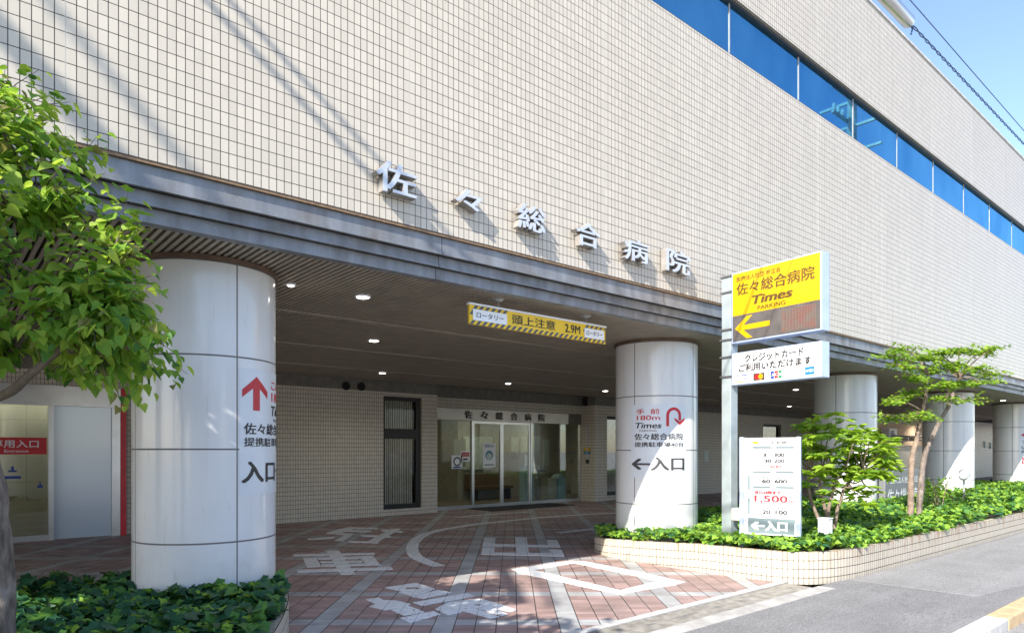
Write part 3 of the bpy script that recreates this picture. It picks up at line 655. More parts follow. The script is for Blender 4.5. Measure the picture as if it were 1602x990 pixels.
for xx in np.linspace(a.x + .3, b.x - .2, 4): mb.box(xx - .03, xx + .03, 12.4, 13.05, a.z - .2, a.z + .02, 'stainless')
tag(mb.build('pipe_run'), 'silver horizontal pipes running along the beige wall behind the leaning tree', 'pipes')

# ------------------------------------------------------------------ raised letters on the facade
t = thing('wall_lettering', 'six raised steel kanji 佐々総合病院 spaced along the tiled facade', 'lettering', (5, YF, 4.0))
boxes = [('佐', 589, 650, 249, 312), ('々', 712, 752, 293, 333), ('総', 810, 852, 317, 367), ('合', 901, 937, 345, 391), ('病', 976, 1013, 371, 414), ('院', 1042, 1078, 388, 432)]
for ch, xa, xb, ya, yb in boxes:
    cx, cy = (xa + xb)/2, (ya + yb)/2; YL = YF - .09
    pl, pr = on_y(xa, cy, YL), on_y(xb, cy, YL)
    sx = HZ; k = (2045 - xa)/(2045 - cx); k2 = (2045 - xb)/(2045 - cx)
    c = on_y(cx, cy, YL); wv = pr.x - pl.x
    top = on_y(cx, ya + (xb - xa)*.13, YL).z; bot = on_y(cx, yb - (xb - xa)*.13, YL).z
    mb = MB(); text(mb, ch, pl.x, pr.x, bot, top, lambda a, b, d=0: Vector((a, YF - .018 - d, b)), 'letter_steel', .021, depth=.085, mside='letter_side')
    o = mb.build('letter', t)

# ------------------------------------------------------------------ hanging clearance sign
tl, tr_ = on_z(735, 476, 3.05), None
YS = 5.98
p0, p1 = on_y(734.5, 490, YS), on_y(947, 522, YS)
zt = on_y(734.5, 476, YS).z; zb = on_y(734.5, 506, YS).z; Wd = p1.x - p0.x; Hd = zt - zb
t = thing('clearance_sign', 'long yellow and black striped sign hanging under the soffit, reading 頭上注意 2.9M', 'sign', (p0.x, YS, zb))
pf = plane_fn((p0.x, YS, zb), (1,0,0), (0,0,1))
mb = MB(); mb.box(p0.x, p1.x, YS + .001, YS + .03, zb, zt, 'warning_yellow')
def clip_stripe(x0, x1, z0, z1, sh): return [(x0, z0), (x1, z0), (min(x1 + sh, Wd), z1), (min(x0 + sh, Wd), z1)]
per = Wd/26
for k in range(26):
    xa = k*per; mb.prism(clip_stripe(xa, xa + per*.5, 0, Hd*.24, Hd*.24), pf, 0, .002, 'warning_grey')
for k in list(range(0, 6)) + list(range(21, 26)):
    xa = k*per; mb.prism(clip_stripe(xa, xa + per*.5, Hd*.60 if k not in (0,) else Hd*.5, Hd, Hd*.38), pf, 0, .002, 'warning_grey')
text(mb, '頭上注意', Wd*.275, Wd*.59, Hd*.34, Hd*.88, pf, 'ink_black', .01, depth=.0028); text(mb, '2.9M', Wd*.665, Wd*.785, Hd*.36, Hd*.84, pf, 'ink_black', .02, depth=.0028)
mb.build('panel', t)
for xa, xb, bold in ((.02, .24, .01), (.82, .985, .01)):
    s = MB(); s.prism(rect(Wd*xa, Wd*xb, Hd*.22, Hd*.80), pf, .003, .007, 'sign_white'); ln = (xb - xa)
    text(s, 'ロータリー', Wd*(xa + ln*.10), Wd*(xb - ln*.10), Hd*.38, Hd*.66, pf, 'ink_black', .02, depth=.0078); s.build('sticker', t)
mb = MB(); mb.box(p0.x - .01, p1.x + .01, YS - .012, YS + .04, zt + .001, zt + .022, 'sign_white'); mb.build('top_rail', t)
for fx in (.19, .84):
    xx = p0.x + Wd*fx; mb = MB(); mb.tube([(xx, YS + .015, zt + .02), (xx, YS + .015, ZC - .01)], .006, 'plastic_grey'); mb.lathe((xx, YS + .015, ZC - .03), [(.03, 0), (.07, .028)], 'plastic_grey', 16); mb.build('hanger', t)

# ------------------------------------------------------------------ notices on the pillars
def notice(i, th0, wn, z0, z1, label, kind):
    px, py, r = PIL[i]
    def fn(a, b, d=0.0):
        th = R(th0) + a/r; q = r + .003 + d
        return Vector((px + q*math.cos(th), py + q*math.sin(th), z0 + b))
    H = z1 - z0; t = thing('direction_notice', label, 'notice', fn(wn/2, 0), None)
    mb = MB(); n = 24
    V = [fn(wn*k/n, 0, 0) for k in range(n+1)] + [fn(wn*k/n, H, 0) for k in range(n+1)] + [fn(wn*k/n, 0, -.0025) for k in range(n+1)] + [fn(wn*k/n, H, -.0025) for k in range(n+1)]
    m_ = n + 1
    mb.add(V, [(k, k+1, m_+k+1, m_+k) for k in range(n)] + [(m_+k, m_+k+1, 3*m_+k+1, 3*m_+k) for k in range(n)] + [(2*m_+k, 2*m_+k+1, k+1, k) for k in range(n)], 'film_white'); mb.build('film', t, smooth=True)
    lt = MB(); lt2 = MB(); d = .002
    def T(s_, a0, a1, b0, b1, m, bold=.015, shear=0): text(lt2 if b0 > .68 else lt, s_, wn*a0, wn*a1, H*(1-b1), H*(1-b0), fn, m, bold, shear, .05, d)
    def P(poly, m):
        # polygon cut into narrow columns so that it follows the curve
        bm = bmesh.new(); vs = [bm.verts.new((wn*a, H*(1-b), 0)) for a, b in poly]; bm.faces.new(vs); k = 0
        while k < wn:
            bmesh.ops.bisect_plane(bm, geom=bm.verts[:]+bm.edges[:]+bm.faces[:], plane_co=(k,0,0), plane_no=(1,0,0)); k += .04
        bm.verts.index_update(); lt.add([fn(v.co.x, v.co.y, d) for v in bm.verts], [[v.index for v in (f.verts if f.normal.z >= 0 else reversed(f.verts))] for f in bm.faces], m); bm.free()
    kind(T, P); lt.build('lettering', t); lt2.build('entry_lettering', t)
def uturn(T, P):
    T('手', .11, .26, .06, .135, 'ink_red'); T('前', .36, .51, .06, .135, 'ink_red'); T('180m', .12, .52, .15, .215, 'ink_red')
    T('Times', .08, .53, .25, .325, 'ink_black', .03, .25); T('PARKING', .17, .46, .345, .372, 'ink_grey', .01)
    T('佐々総合病院', .08, .93, .395, .485, 'ink_black', .028); T('提携駐車場40台', .08, .94, .515, .58, 'ink_black', .028)
    T('←', .03, .34, .74, .89, 'ink_grey', .04); T('入口', .37, .95, .72, .90, 'ink_grey', .045)
    arc = []; ri, ro = .085, .135
    cx, cy = .755, .15; asp = .8
    for k in range(13): q = math.pi*(1 - k/12); arc.append((cx + ro*math.cos(q), cy - ro*asp*math.sin(q)))
    arc_in = []
    for k in range(13): q = math.pi*(k/12); arc_in.append((cx + ri*math.cos(q), cy - ri*asp*math.sin(q)))
    P([(cx - ro, .30), (cx - ro, cy)] + arc[1:], 'ink_red') if False else None
    for k in range(12): P([arc[k], arc[k+1], arc_in[11-k], arc_in[12-k]], 'ink_red')
    P([(cx - ro, cy), (cx - ri, cy), (cx - ri, .30), (cx - ro, .30)], 'ink_red'); P([(cx + ri, cy), (cx + ro, cy), (cx + ro, .22), (cx + ri, .22)], 'ink_red')
    P([(cx + .01, .185), (cx + .11, .235), (cx + .21, .185), (cx + .21, .215), (cx + .11, .285), (cx + .01, .215)], 'ink_red')
def upnotice(T, P):
    P([(.20, .06), (.37, .17), (.37, .23), (.245, .155), (.245, .33), (.155, .33), (.155, .155), (.03, .23), (.03, .17)], 'ink_red')
    T('この先', .45, .95, .07, .15, 'ink_red'); T('180m', .46, .92, .17, .245, 'ink_red'); T('Times', .43, .93, .28, .36, 'ink_black', .03, .25); T('PARKING', .52, .85, .385, .41, 'ink_grey', .01)
    T('佐々総合病院', .05, .95, .43, .52, 'ink_black', .028); T('提携駐車場40台', .05, .96, .545, .615, 'ink_black', .028); T('入口', .03, .56, .735, .90, 'ink_black', .04); T('→', .62, .95, .74, .89, 'ink_black', .04)
def exitnotice(T, P):
    T('←', .05, .3, .05, .15, 'ink_red', .04); T('180m', .32, .9, .14, .24, 'ink_red', .02); T('Times', .06, .8, .28, .36, 'ink_black', .03, .25); T('佐々総合病院', .05, .95, .42, .52, 'ink_black'); T('提携駐車場40台', .05, .95, .55, .63, 'ink_black'); T('出口', .08, .9, .74, .95, 'ink_red', .03)
notice(1, 181.5, .90, 1.20, 2.32, 'white notice with red u-turn arrow and ←入口 on the pillar beside the price board', uturn)
notice(0, 279.0, .92, 1.20, 2.36, 'white notice with red upward arrow wrapping round the big left pillar', upnotice)
notice(4, 205, .95, 1.1, 2.3, 'white notice with red 出口 on the far right pillar at the frame edge', exitnotice)

# ------------------------------------------------------------------ downlights
i = 0
LB = ['round lit downlight nearest the fascia, left of the hanging sign', 'round lit downlight in the second row back, left of the hanging sign', 'round lit downlight above the tiled wall near the two vents', 'small downlight above the steel entrance header', 'downlight nearest the second pillar above the entrance',
      'small twin spot in the soffit right beside the big left pillar', 'downlight just under the credit card sign, nearer one', 'downlight under the credit card sign, farther one', 'downlight in the soffit between the fourth and fifth pillars', 'added downlight brightening the beige wall, mostly behind the leaning tree']  # the last one is an extra lamp, added to brighten the beige wall
for (px, py), lb in zip(((567.5,464),(584.5,532.5),(598,583),(795,599.5),(947,611),(455,445.5),(1245,609),(1235,635),(1569,626),(1452,652)), LB):
    c = on_z(px, py, ZC - .012); rr = .035 if 'twin' in lb else .072
    t = thing('downlight', lb, 'ceiling light', c, 'downlights in the porch soffit')
    mb = MB(); mb.lathe((c.x, c.y, ZC - .022), [(rr, 0), (rr + .015, .0), (rr + .018, .012), (rr + .015, .0215)], 'sign_white', 24); mb.build('rim', t)
    mb = MB(); mb.lathe((c.x, c.y, ZC - .030), [(rr*.6, 0), (rr - .003, .0075)], 'lamp_lens', 24); mb.build('lens', t)
    pl = bpy.data.lights.new('downlight_glow', 'SPOT'); pl.energy = 5 if 'twin' in lb else 70 if 'beige' in lb else 15; pl.spot_size = R(140); pl.spot_blend = 1.0; pl.color = (1.0, .92, .80); pl.shadow_soft_size = .06
    po = bpy.data.objects.new('downlight_glow', pl); COL.objects.link(po); po.location = (c.x, c.y, ZC - .10); po.parent = t; po.matrix_parent_inverse = t.matrix_basis.inverted()

# ------------------------------------------------------------------ planters and ivy
def offset_poly(P, d):
    out = []; n = len(P)
    for i in range(n):
        p = Vector((*P[i],)); a = Vector((*P[i-1],)); b = Vector((*P[(i+1) % n],))
        e1 = (p - a).normalized(); e2 = (b - p).normalized(); n1 = Vector((-e1.y, e1.x)); n2 = Vector((-e2.y, e2.x)); m = (n1 + n2).normalized()
        out.append(p + m*d/max(.4, m.dot(n1)))
    return out
def smooth_poly(P, fixed, it=3):
    for _ in range(it):
        Q = []
        for i in range(len(P)):
            a, b = Vector(P[i]), Vector(P[(i+1) % len(P)])
            Q += [tuple(a.lerp(b, .25)), tuple(a.lerp(b, .75))]
        P = Q
    return P
def planter(poly, htf, label):
    # poly counter-clockwise outline; a tiled kerb wall and soil inside
    t = thing('planter', label, 'planter', (poly[0][0], poly[0][1], 0))
    inn = offset_poly(poly, .10); n = len(poly); mb = MB(); s = 0
    for i in range(n):
        j = (i+1) % n; a, b = Vector(poly[i]), Vector(poly[j]); ai, bi = inn[i], inn[j]; l = (b - a).length
        ha, hb = htf(*a), htf(*b); h0 = .0
        mb.add([(a.x,a.y,-.02),(b.x,b.y,-.02),(b.x,b.y,hb),(a.x,a.y,ha)], [(0,1,2,3)], 'planter_tile', [[(s,-.02-ha),(s+l,-.02-hb),(s+l,0),(s,0)]])
        mb.add([(a.x,a.y,ha),(b.x,b.y,hb),(bi.x,bi.y,hb),(ai.x,ai.y,ha)], [(0,1,2,3)], 'planter_tile', [[(s,.0),(s+l,.0),(s+l,.1),(s,.1)]])
        mb.add([(bi.x,bi.y,hb),(bi.x,bi.y,.0),(ai.x,ai.y,.0),(ai.x,ai.y,ha)], [(0,1,2,3)], 'planter_tile', [[(s+l,0),(s+l,-hb),(s,-ha),(s,0)]]); s += l
    mb.build('planter_wall', t)
    mb = MB(); cx = sum(p[0] for p in inn)/n; cy = sum(p[1] for p in inn)/n
    mb.add([(p[0], p[1], htf(*p) - .06) for p in inn], [list(range(n))], 'soil'); mb.build('soil_bed', t)
def corner(P, idx, r=.4):
    return P
right_poly = smooth_poly([(8.2,7.62),(7.86,7.1),(7.78,6.2),(7.80,5.1),(7.86,4.35),(8.15,3.9),(8.75,3.735),(9.8,3.72),(24,3.72),(42,3.72),(42,7.7),(24,7.7),(9.2,7.75)], None, 2)
left_poly = smooth_poly([(2.70,6.75),(2.66,7.3),(2.1,7.72),(1.0,7.7),(-7,7.7),(-7,3.95),(.2,3.95),(1.15,4.1),(1.75,4.6),(2.2,5.4),(2.52,6.1)], None, 2)
def hr(x, y=None): 
    x, y = (x[0], x[1]) if y is None else (x, y)
    return .37 - max(0, min(1, (y - 5.2)/2.2))*.13*(1 if x < 9.6 else 0)
planter(right_poly, hr, 'cream tiled raised bed curving round the second pillar and along the street')
planter(left_poly, lambda x, y=None: .30, 'tiled raised bed of dark ivy round the big left pillar')
def inside(poly, x, y):
    c = False; n = len(poly)
    for i in range(n):
        (xa, ya), (xb, yb) = poly[i], poly[i-1]
        if (ya > y) != (yb > y) and x < (xb - xa)*(y - ya)/(yb - ya) + xa: c = not c
    return c

IVY = [(0,0),(.20,-.13),(.44,-.12),(.46,.10),(.66,.34),(.42,.46),(.27,.64),(0,1.0),(-.27,.64),(-.42,.46),(-.66,.34),(-.46,.10),(-.44,-.12),(-.20,-.13)]
HEART = [(0,0),(.22,-.08),(.40,.06),(.45,.28),(.36,.52),(.20,.76),(0,1.06),(-.20,.76),(-.36,.52),(-.45,.28),(-.40,.06),(-.22,-.08)]
LANCE = [(0,0),(.10,.14),(.17,.36),(.16,.60),(.09,.84),(0,1.05),(-.09,.84),(-.16,.60),(-.17,.36),(-.10,.14)]
MAPLE = [(0,0),(.12,.10),(.45,.0),(.26,.26),(.62,.42),(.24,.46),(.30,.72),(.12,.60),(0,1.0),(-.12,.60),(-.30,.72),(-.24,.46),(-.62,.42),(-.26,.26),(-.45,0),(-.12,.10)]
def leaf_template(outline, fold=.25, droop=.18):
    V = []; half = len(outline)//2
    for x, y in outline: V.append((x, y, abs(x)*fold - droop*y*y))
    right = list(range(0, half+1)); left = [0] + list(range(len(outline)-1, half-1, -1))
    return np.array(V), [right, left[::-1]]
TPL = {'ivy': leaf_template(IVY, .22, .22), 'heart': leaf_template(HEART, .3, .28), 'lance': leaf_template(LANCE, .35, .3), 'maple': leaf_template(MAPLE, .12, .2)}
def leaves(name, P, D, U, size, tpl, mats, probs, parent=None, origin=None):
    """P positions, D leaf directions (base to tip), U leaf normals: one mesh of many leaves"""
    V, Fs = TPL[tpl]; P = np.asarray(P, float); n = len(P); D = np.asarray(D, float); U = np.asarray(U, float)
    D /= np.linalg.norm(D, axis=1)[:, None] + 1e-9; X = np.cross(D, U); X /= np.linalg.norm(X, axis=1)[:, None] + 1e-9; Z = np.cross(X, D)
    sz = np.asarray(size, float)[:, None, None]; wob = rng.uniform(.85, 1.15, (n, 1, 1))
    W = P[:, None, :] + sz*(V[None, :, 0:1]*X[:, None, :]*wob + V[None, :, 1:2]*D[:, None, :] + V[None, :, 2:3]*Z[:, None, :])
    if origin is not None: W = W - np.asarray(origin)[None, None, :]
    nv = len(V); me = bpy.data.meshes.new(name)
    fl = [len(f) for f in Fs]; per = sum(fl)
    loops = np.concatenate([np.array([q for f in Fs for q in f])[None, :] + (np.arange(n)*nv)[:, None]]).ravel()
    starts = np.concatenate([[0], np.cumsum(fl)[:-1]]); st = (starts[None, :] + (np.arange(n)*per)[:, None]).ravel()
    me.vertices.add(n*nv); me.vertices.foreach_set('co', W.ravel()); me.loops.add(len(loops)); me.loops.foreach_set('vertex_index', loops.astype(np.int32))
    me.polygons.add(n*len(Fs)); me.polygons.foreach_set('loop_start', st.astype(np.int32))
    for m in mats: me.materials.append(MATS[m])
    mi = rng.choice(len(mats), n, p=probs); me.polygons.foreach_set('material_index', np.repeat(mi, len(Fs)).astype(np.int32))
    me.update(); me.validate()
    o = bpy.data.objects.new(name, me); COL.objects.link(o)
    if origin is not None: o.location = origin
    if parent: o.parent = parent; o.matrix_parent_inverse = parent.matrix_basis.inverted()
    return o
def ivy(name, poly, xr, yr, n, base, lift, mats, probs, label, sz, spill=.0, holes=()):
    P = []; D = []; U = []; Sz = []
    edge = offset_poly(poly, -spill) if spill else [Vector(p) for p in poly]; epoly = [(p[0], p[1]) for p in edge]
    while len(P) < n:
        x = random.uniform(*xr); y = random.uniform(*yr)
        if not inside(epoly, x, y): continue
        if any((x-a)**2 + (y-b)**2 < c*c for a, b, c in holes): continue
        bb = base(x, y) if callable(base) else base
        h = noise.noise(Vector((x*1.7, y*1.7, 3)))*.5 + .5; h2 = noise.noise(Vector((x*5, y*5, 9)))*.5 + .5
        top = bb + lift*(.25 + .75*h)*(.6 + .7*h2)
        inn_ = inside(poly, x, y); z = top*random.uniform(.86, 1.05) if inn_ else bb + random.uniform(-.06, .07)
        a = random.uniform(0, 6.283); tilt = random.uniform(-.7, .15)
        P.append((x, y, z)); D.append((math.cos(a), math.sin(a), tilt)); U.append((random.gauss(0,.35), random.gauss(-.15,.35), 1)); Sz.append(random.uniform(*sz)*(1 if random.random() < .8 else .6))
    return tag(leaves(name, P, D, U, Sz, 'ivy', mats, probs), label, 'ivy', kind='stuff')
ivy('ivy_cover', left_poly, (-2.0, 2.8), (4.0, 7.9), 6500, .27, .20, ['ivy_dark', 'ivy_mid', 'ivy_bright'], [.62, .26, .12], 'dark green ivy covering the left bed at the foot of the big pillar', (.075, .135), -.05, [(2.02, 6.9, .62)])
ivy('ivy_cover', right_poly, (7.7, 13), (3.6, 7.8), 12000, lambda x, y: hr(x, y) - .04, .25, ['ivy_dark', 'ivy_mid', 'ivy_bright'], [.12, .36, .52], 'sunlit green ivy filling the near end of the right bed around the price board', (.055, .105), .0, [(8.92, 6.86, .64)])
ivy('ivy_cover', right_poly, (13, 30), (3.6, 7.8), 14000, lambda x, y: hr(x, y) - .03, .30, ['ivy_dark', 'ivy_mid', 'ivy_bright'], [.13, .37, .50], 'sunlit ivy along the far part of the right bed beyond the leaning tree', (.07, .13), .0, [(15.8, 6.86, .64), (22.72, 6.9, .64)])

# ------------------------------------------------------------------ pole sign with two boards
pb = at(1141.5, 830, 9.5); SP = Vector((pb.x, pb.y, 0))
ex = Vector((-.112, -.9937, 0)).normalized()                    # along the boards, towards the street
t = thing('parking_sign', 'tall pole sign with yellow arrow board above a white credit card board', 'sign', SP)
topz = CAMZ + (706 - 436)/F*9.5
mb = MB(); Tm = Matrix.Translation(SP) @ Matrix.Rotation(math.atan2(ex.y, ex.x), 4, 'Z'); hw = .078
mb.box(-hw, hw, -hw, hw, 0.1, topz, 'pole_paint', Tm); mb.build('pole', t, bevel=.012)
mb = MB(); mb.box(-hw - .01, hw + .01, -hw - .01, hw + .01, topz + .001, topz + .025, 'pole_paint', Tm); mb.build('pole_cap', t)
def board(z0, z1, wd, off, name):
    o = SP + ex*(hw + .015 + off); th = .17; n = Vector((ex.y, -ex.x, 0))
    # readable face looks back towards -X
    if n.x > 0: n = -n
    T2 = Matrix.Translation(o + Vector((0,0,z0))) @ Matrix(((ex.x, n.x, 0, 0), (ex.y, n.y, 0, 0), (0, 0, 1, 0), (0, 0, 0, 1)))
    mb = MB(); mb.box(0, wd, -th/2, th/2 , 0, z1 - z0, 'sign_case', T2); b = mb.build(name, t, bevel=.008)
    return b, plane_fn(o + n*(th/2) + Vector((0,0,z0)), ex, (0,0,1)), z1 - z0
zA0, zA1 = CAMZ + (706-540.5)/F*9.5, CAMZ + (706-432)/F*9.5
WB = 1.33
b, pf, H = board(zA0, zA1, WB, 0, 'arrow_board'); mb = MB()
# the face runs the way it is read: from the pole outwards
mb.prism(rect(.025, WB - .02, H*.385, H - .02), pf, .0005, .004, 'sign_yellow'); mb.prism(rect(.025, WB - .02, .025, H*.383), pf, .0005, .004, 'sign_dark'); d = .0055
text(mb, '医療法人社団 時正会', WB*.07, WB*.58, H*.855, H*.925, pf, 'sign_brown', .012, depth=d); text(mb, '佐々総合病院', WB*.07, WB*.93, H*.665, H*.835, pf, 'sign_brown', .022, depth=d)
text(mb, 'Times', WB*.24, WB*.69, H*.50, H*.615, pf, 'sign_brown', .05, .3, depth=d); text(mb, 'PARKING', WB*.32, WB*.63, H*.41, H*.465, pf, 'sign_brown', .025, depth=d)
mb.prism([(WB*.335, H*.60), (WB*.362, H*.60), (WB*.368, H*.625), (WB*.341, H*.625)], pf, .004, d, 'ink_red')
y0 = H*.205
mb.prism([(WB*.05, y0), (WB*.19, y0 + H*.155), (WB*.26, y0 + H*.155), (WB*.155, y0 + H*.035), (WB*.46, y0 + H*.035), (WB*.46, y0 - H*.035), (WB*.155, y0 - H*.035), (WB*.26, y0 - H*.155), (WB*.19, y0 - H*.155)], pf, .004, d, 'sign_yellow')
q = [(WB*.59, H*.055), (WB*.945, H*.055), (WB*.945, H*.345), (WB*.59, H*.345)]
mb.add([pf(a, c, d) for a, c in q], [(0,1,2,3)], 'led_matrix', [q]); mb.build('sign_face', b)
zB0, zB1 = CAMZ + (706-604.5)/F*9.5, CAMZ + (706-555)/F*9.5
b, pf, H = board(zB0, zB1, WB, 0, 'card_board'); mb = MB()
mb.prism(rect(.025, WB - .02, .02, H - .02), pf, .0005, .004, 'sign_white')
text(mb, 'クレジットカード', WB*.17, WB*.82, H*.66, H*.89, pf, 'ink_black', .065, depth=d); text(mb, 'ご利用いただけます', WB*.10, WB*.90, H*.39, H*.62, pf, 'ink_black', .065, depth=d)
mb.prism(rect(WB*.07, WB*.205, H*.27, H*.30), pf, .004, d, 'card_blue'); mb.prism(rect(WB*.07, WB*.205, H*.07, H*.10), pf, .004, d, 'card_orange'); text(mb, 'VISA', WB*.085, WB*.19, H*.13, H*.23, pf, 'card_blue', .02, .15, depth=d)
mb.prism(rect(WB*.27, WB*.40, H*.08, H*.30), pf, .004, d, 'card_black')
for cc, m in ((.313, 'card_red'), (.357, 'card_orange')):
    mb.prism([(WB*cc + .037*math.cos(k*.3142), H*.19 + .037*math.sin(k*.3142)) for k in range(20)], pf, d, d + (.002 if m == 'card_red' else .003), m)
for k, m in enumerate(('card_blue', 'card_red', 'card_green')):
    mb.prism(rect(WB*(.47 + k*.042), WB*(.507 + k*.042), H*.09, H*.31), pf, .004, d, m); text(mb, 'JCB'[k], WB*(.477 + k*.042), WB*(.50 + k*.042), H*.16, H*.24, pf, 'sign_white', .02, depth=d + .001)
text(mb, 'UD', WB*.685, WB*.735, H*.17, H*.23, pf, 'bar_grey', .0, depth=d)
mb.prism(rect(WB*.835, WB*.93, H*.10, H*.32), pf, .004, d, 'card_sky'); text(mb, 'AMEX', WB*.842, WB*.923, H*.17, H*.25, pf, 'sign_white', .02, depth=d + .001); mb.build('sign_face', b)
for zz in (zA1 - .03, zA1 - .25, zA0 + .2, zA0 + .06, zB1 - .05, zB0 + .12):
    mb = MB(); mb.box(-hw - .018, hw + .03, -hw - .018, hw + .018, zz, zz + .022, 'bolt_grey', Tm); mb.build('clamp', t)
# small cable box on the pole
c = at(1152, 805, 9.35); mb = MB(); mb.box(c.x - .08, c.x + .06, c.y - .10, c.y + .03, c.z - .07, c.z + .10, 'cream_box'); o = mb.build('junction_box', bevel=.01); tag(o, 'small cream cable box low on the grey sign pole', 'junction box')
c = at(1291, 818, 9.35); mb = MB(); mb.box(c.x - .07, c.x + .07, c.y - .07, c.y + .07, .28, c.z + .06, 'sign_white'); mb.box(c.x - .08, c.x + .08, c.y - .08, c.y + .08, c.z + .061, c.z + .075, 'sign_white'); tag(mb.build('bollard_box', bevel=.01), 'small white box standing in the ivy right of the price board', 'utility box')

# price board
zp = 8.9; a = at(1157, 700, zp + .18); bq = at(1253, 700, zp - .18); ex2 = (Vector((bq.x, bq.y, 0)) - Vector((a.x, a.y, 0))); WP = ex2.length; ex2.normalize()
PO = Vector((a.x, a.y, .49)); zt = CAMZ + (706 - 684.5)/F*zp; HP = zt - .49
n = Vector((ex2.y, -ex2.x, 0))
t = thing('price_board', 'white standing parking price board in grey frame, 1,500円 in red, in the ivy', 'sign', PO)
T2 = Matrix.Translation(PO) @ Matrix(((ex2.x, -n.x, 0, 0), (ex2.y, -n.y, 0, 0), (0, 0, 1, 0), (0, 0, 0, 1)))
mb = MB(); mb.box(.055, WP - .055, -.0, .10, 0.02, HP, 'sign_white', T2); mb.build('panel', t)
for xa, xb in ((0, .054), (WP - .054, WP)):
    mb = MB(); mb.box(xa, xb, -.02, .12, -.3, HP + .01, 'sign_case', T2); mb.build('side_post', t, bevel=.008)
pf = plane_fn(PO, ex2, (0,0,1)); mb = MB(); ix = .07; iw = WP - .14
def A(f): return ix + iw*f
def Z(f): return HP*(1 - f)
d = .004
def bar(a0, a1, b0, b1, m, dd=d): mb.prism(rect(A(a0), A(a1), Z(b1), Z(b0)), pf, .0005, dd, m)
def tx(s_, a0, a1, b0, b1, m, bold=.015): text(mb, s_, A(a0), A(a1), Z(b1), Z(b0), pf, m, bold + .045, depth=d + .002)
bar(.0, .012, .02, .86, 'bar_grey'); bar(.988, 1.0, .02, .86, 'bar_grey'); bar(0, 1, .015, .021, 'bar_grey')
bar(.16, .27, .035, .062, 'sign_yellow'); tx('タイムズ佐々総合病院', .34, .84, .035, .06, 'ink_grey', .0)
for yy in (.098, .347, .500): bar(.16, .98, yy - .011, yy + .011, 'bar_grey'); tx('一般' if yy < .2 else '夜間', .52, .62, yy - .009, yy + .009, 'sign_white', .01)
tx('3', .37, .43, .155, .19, 'ink_black'); tx('300', .59, .79, .155, .19, 'ink_black'); tx('30', .40, .53, .218, .25, 'ink_black', .02); tx('200', .59, .79, .218, .25, 'ink_grey'); tx('1,500', .42, .72, .276, .308, 'ink_pale_red', .012)
bar(.25, .27, .175, .182, 'ink_black'); bar(.44, .55, .178, .183, 'ink_grey'); bar(.25, .27, .235, .242, 'ink_black'); bar(.55, .57, .24, .247, 'ink_grey')
for yy in (.175, .235, .295): bar(.90, .93, yy - .003, yy + .003, 'bar_grey')
tx('8:00〜24:00', .35, .80, .388, .414, 'bar_grey', .0); tx('60', .35, .51, .422, .455, 'ink_black'); tx('600', .60, .84, .422, .455, 'ink_black')
tx('当日24時まで', .20, .72, .535, .57, 'ink_red', .012); tx('1,500', .20, .85, .585, .66, 'ink_red', -.02); tx('円', .89, .97, .625, .66, 'ink_pale_red', .01)
tx('0:00〜24:00', .34, .80, .70, .722, 'bar_grey', .0); tx('20', .36, .51, .732, .77, 'ink_grey', .015); tx('100', .62, .85, .732, .77, 'ink_grey', .015)
for b0, b1, m in ((.14, .235, 'bar_grey'), (.25, .33, 'bar_grey'), (.38, .53, 'panel_grey'), (.62, .78, 'panel_grey')): bar(.05, .105, b0, b1, m)
bar(.063, .092, .147, .228, 'sign_white', .005); bar(.063, .092, .257, .323, 'sign_white', .005)
bar(.06, .99, .815, .97, 'panel_grey'); tx('←', .14, .38, .855, .935, 'sign_white', .04); tx('入口', .42, .84, .845, .94, 'sign_white', .03)
mb.build('lettering', t)

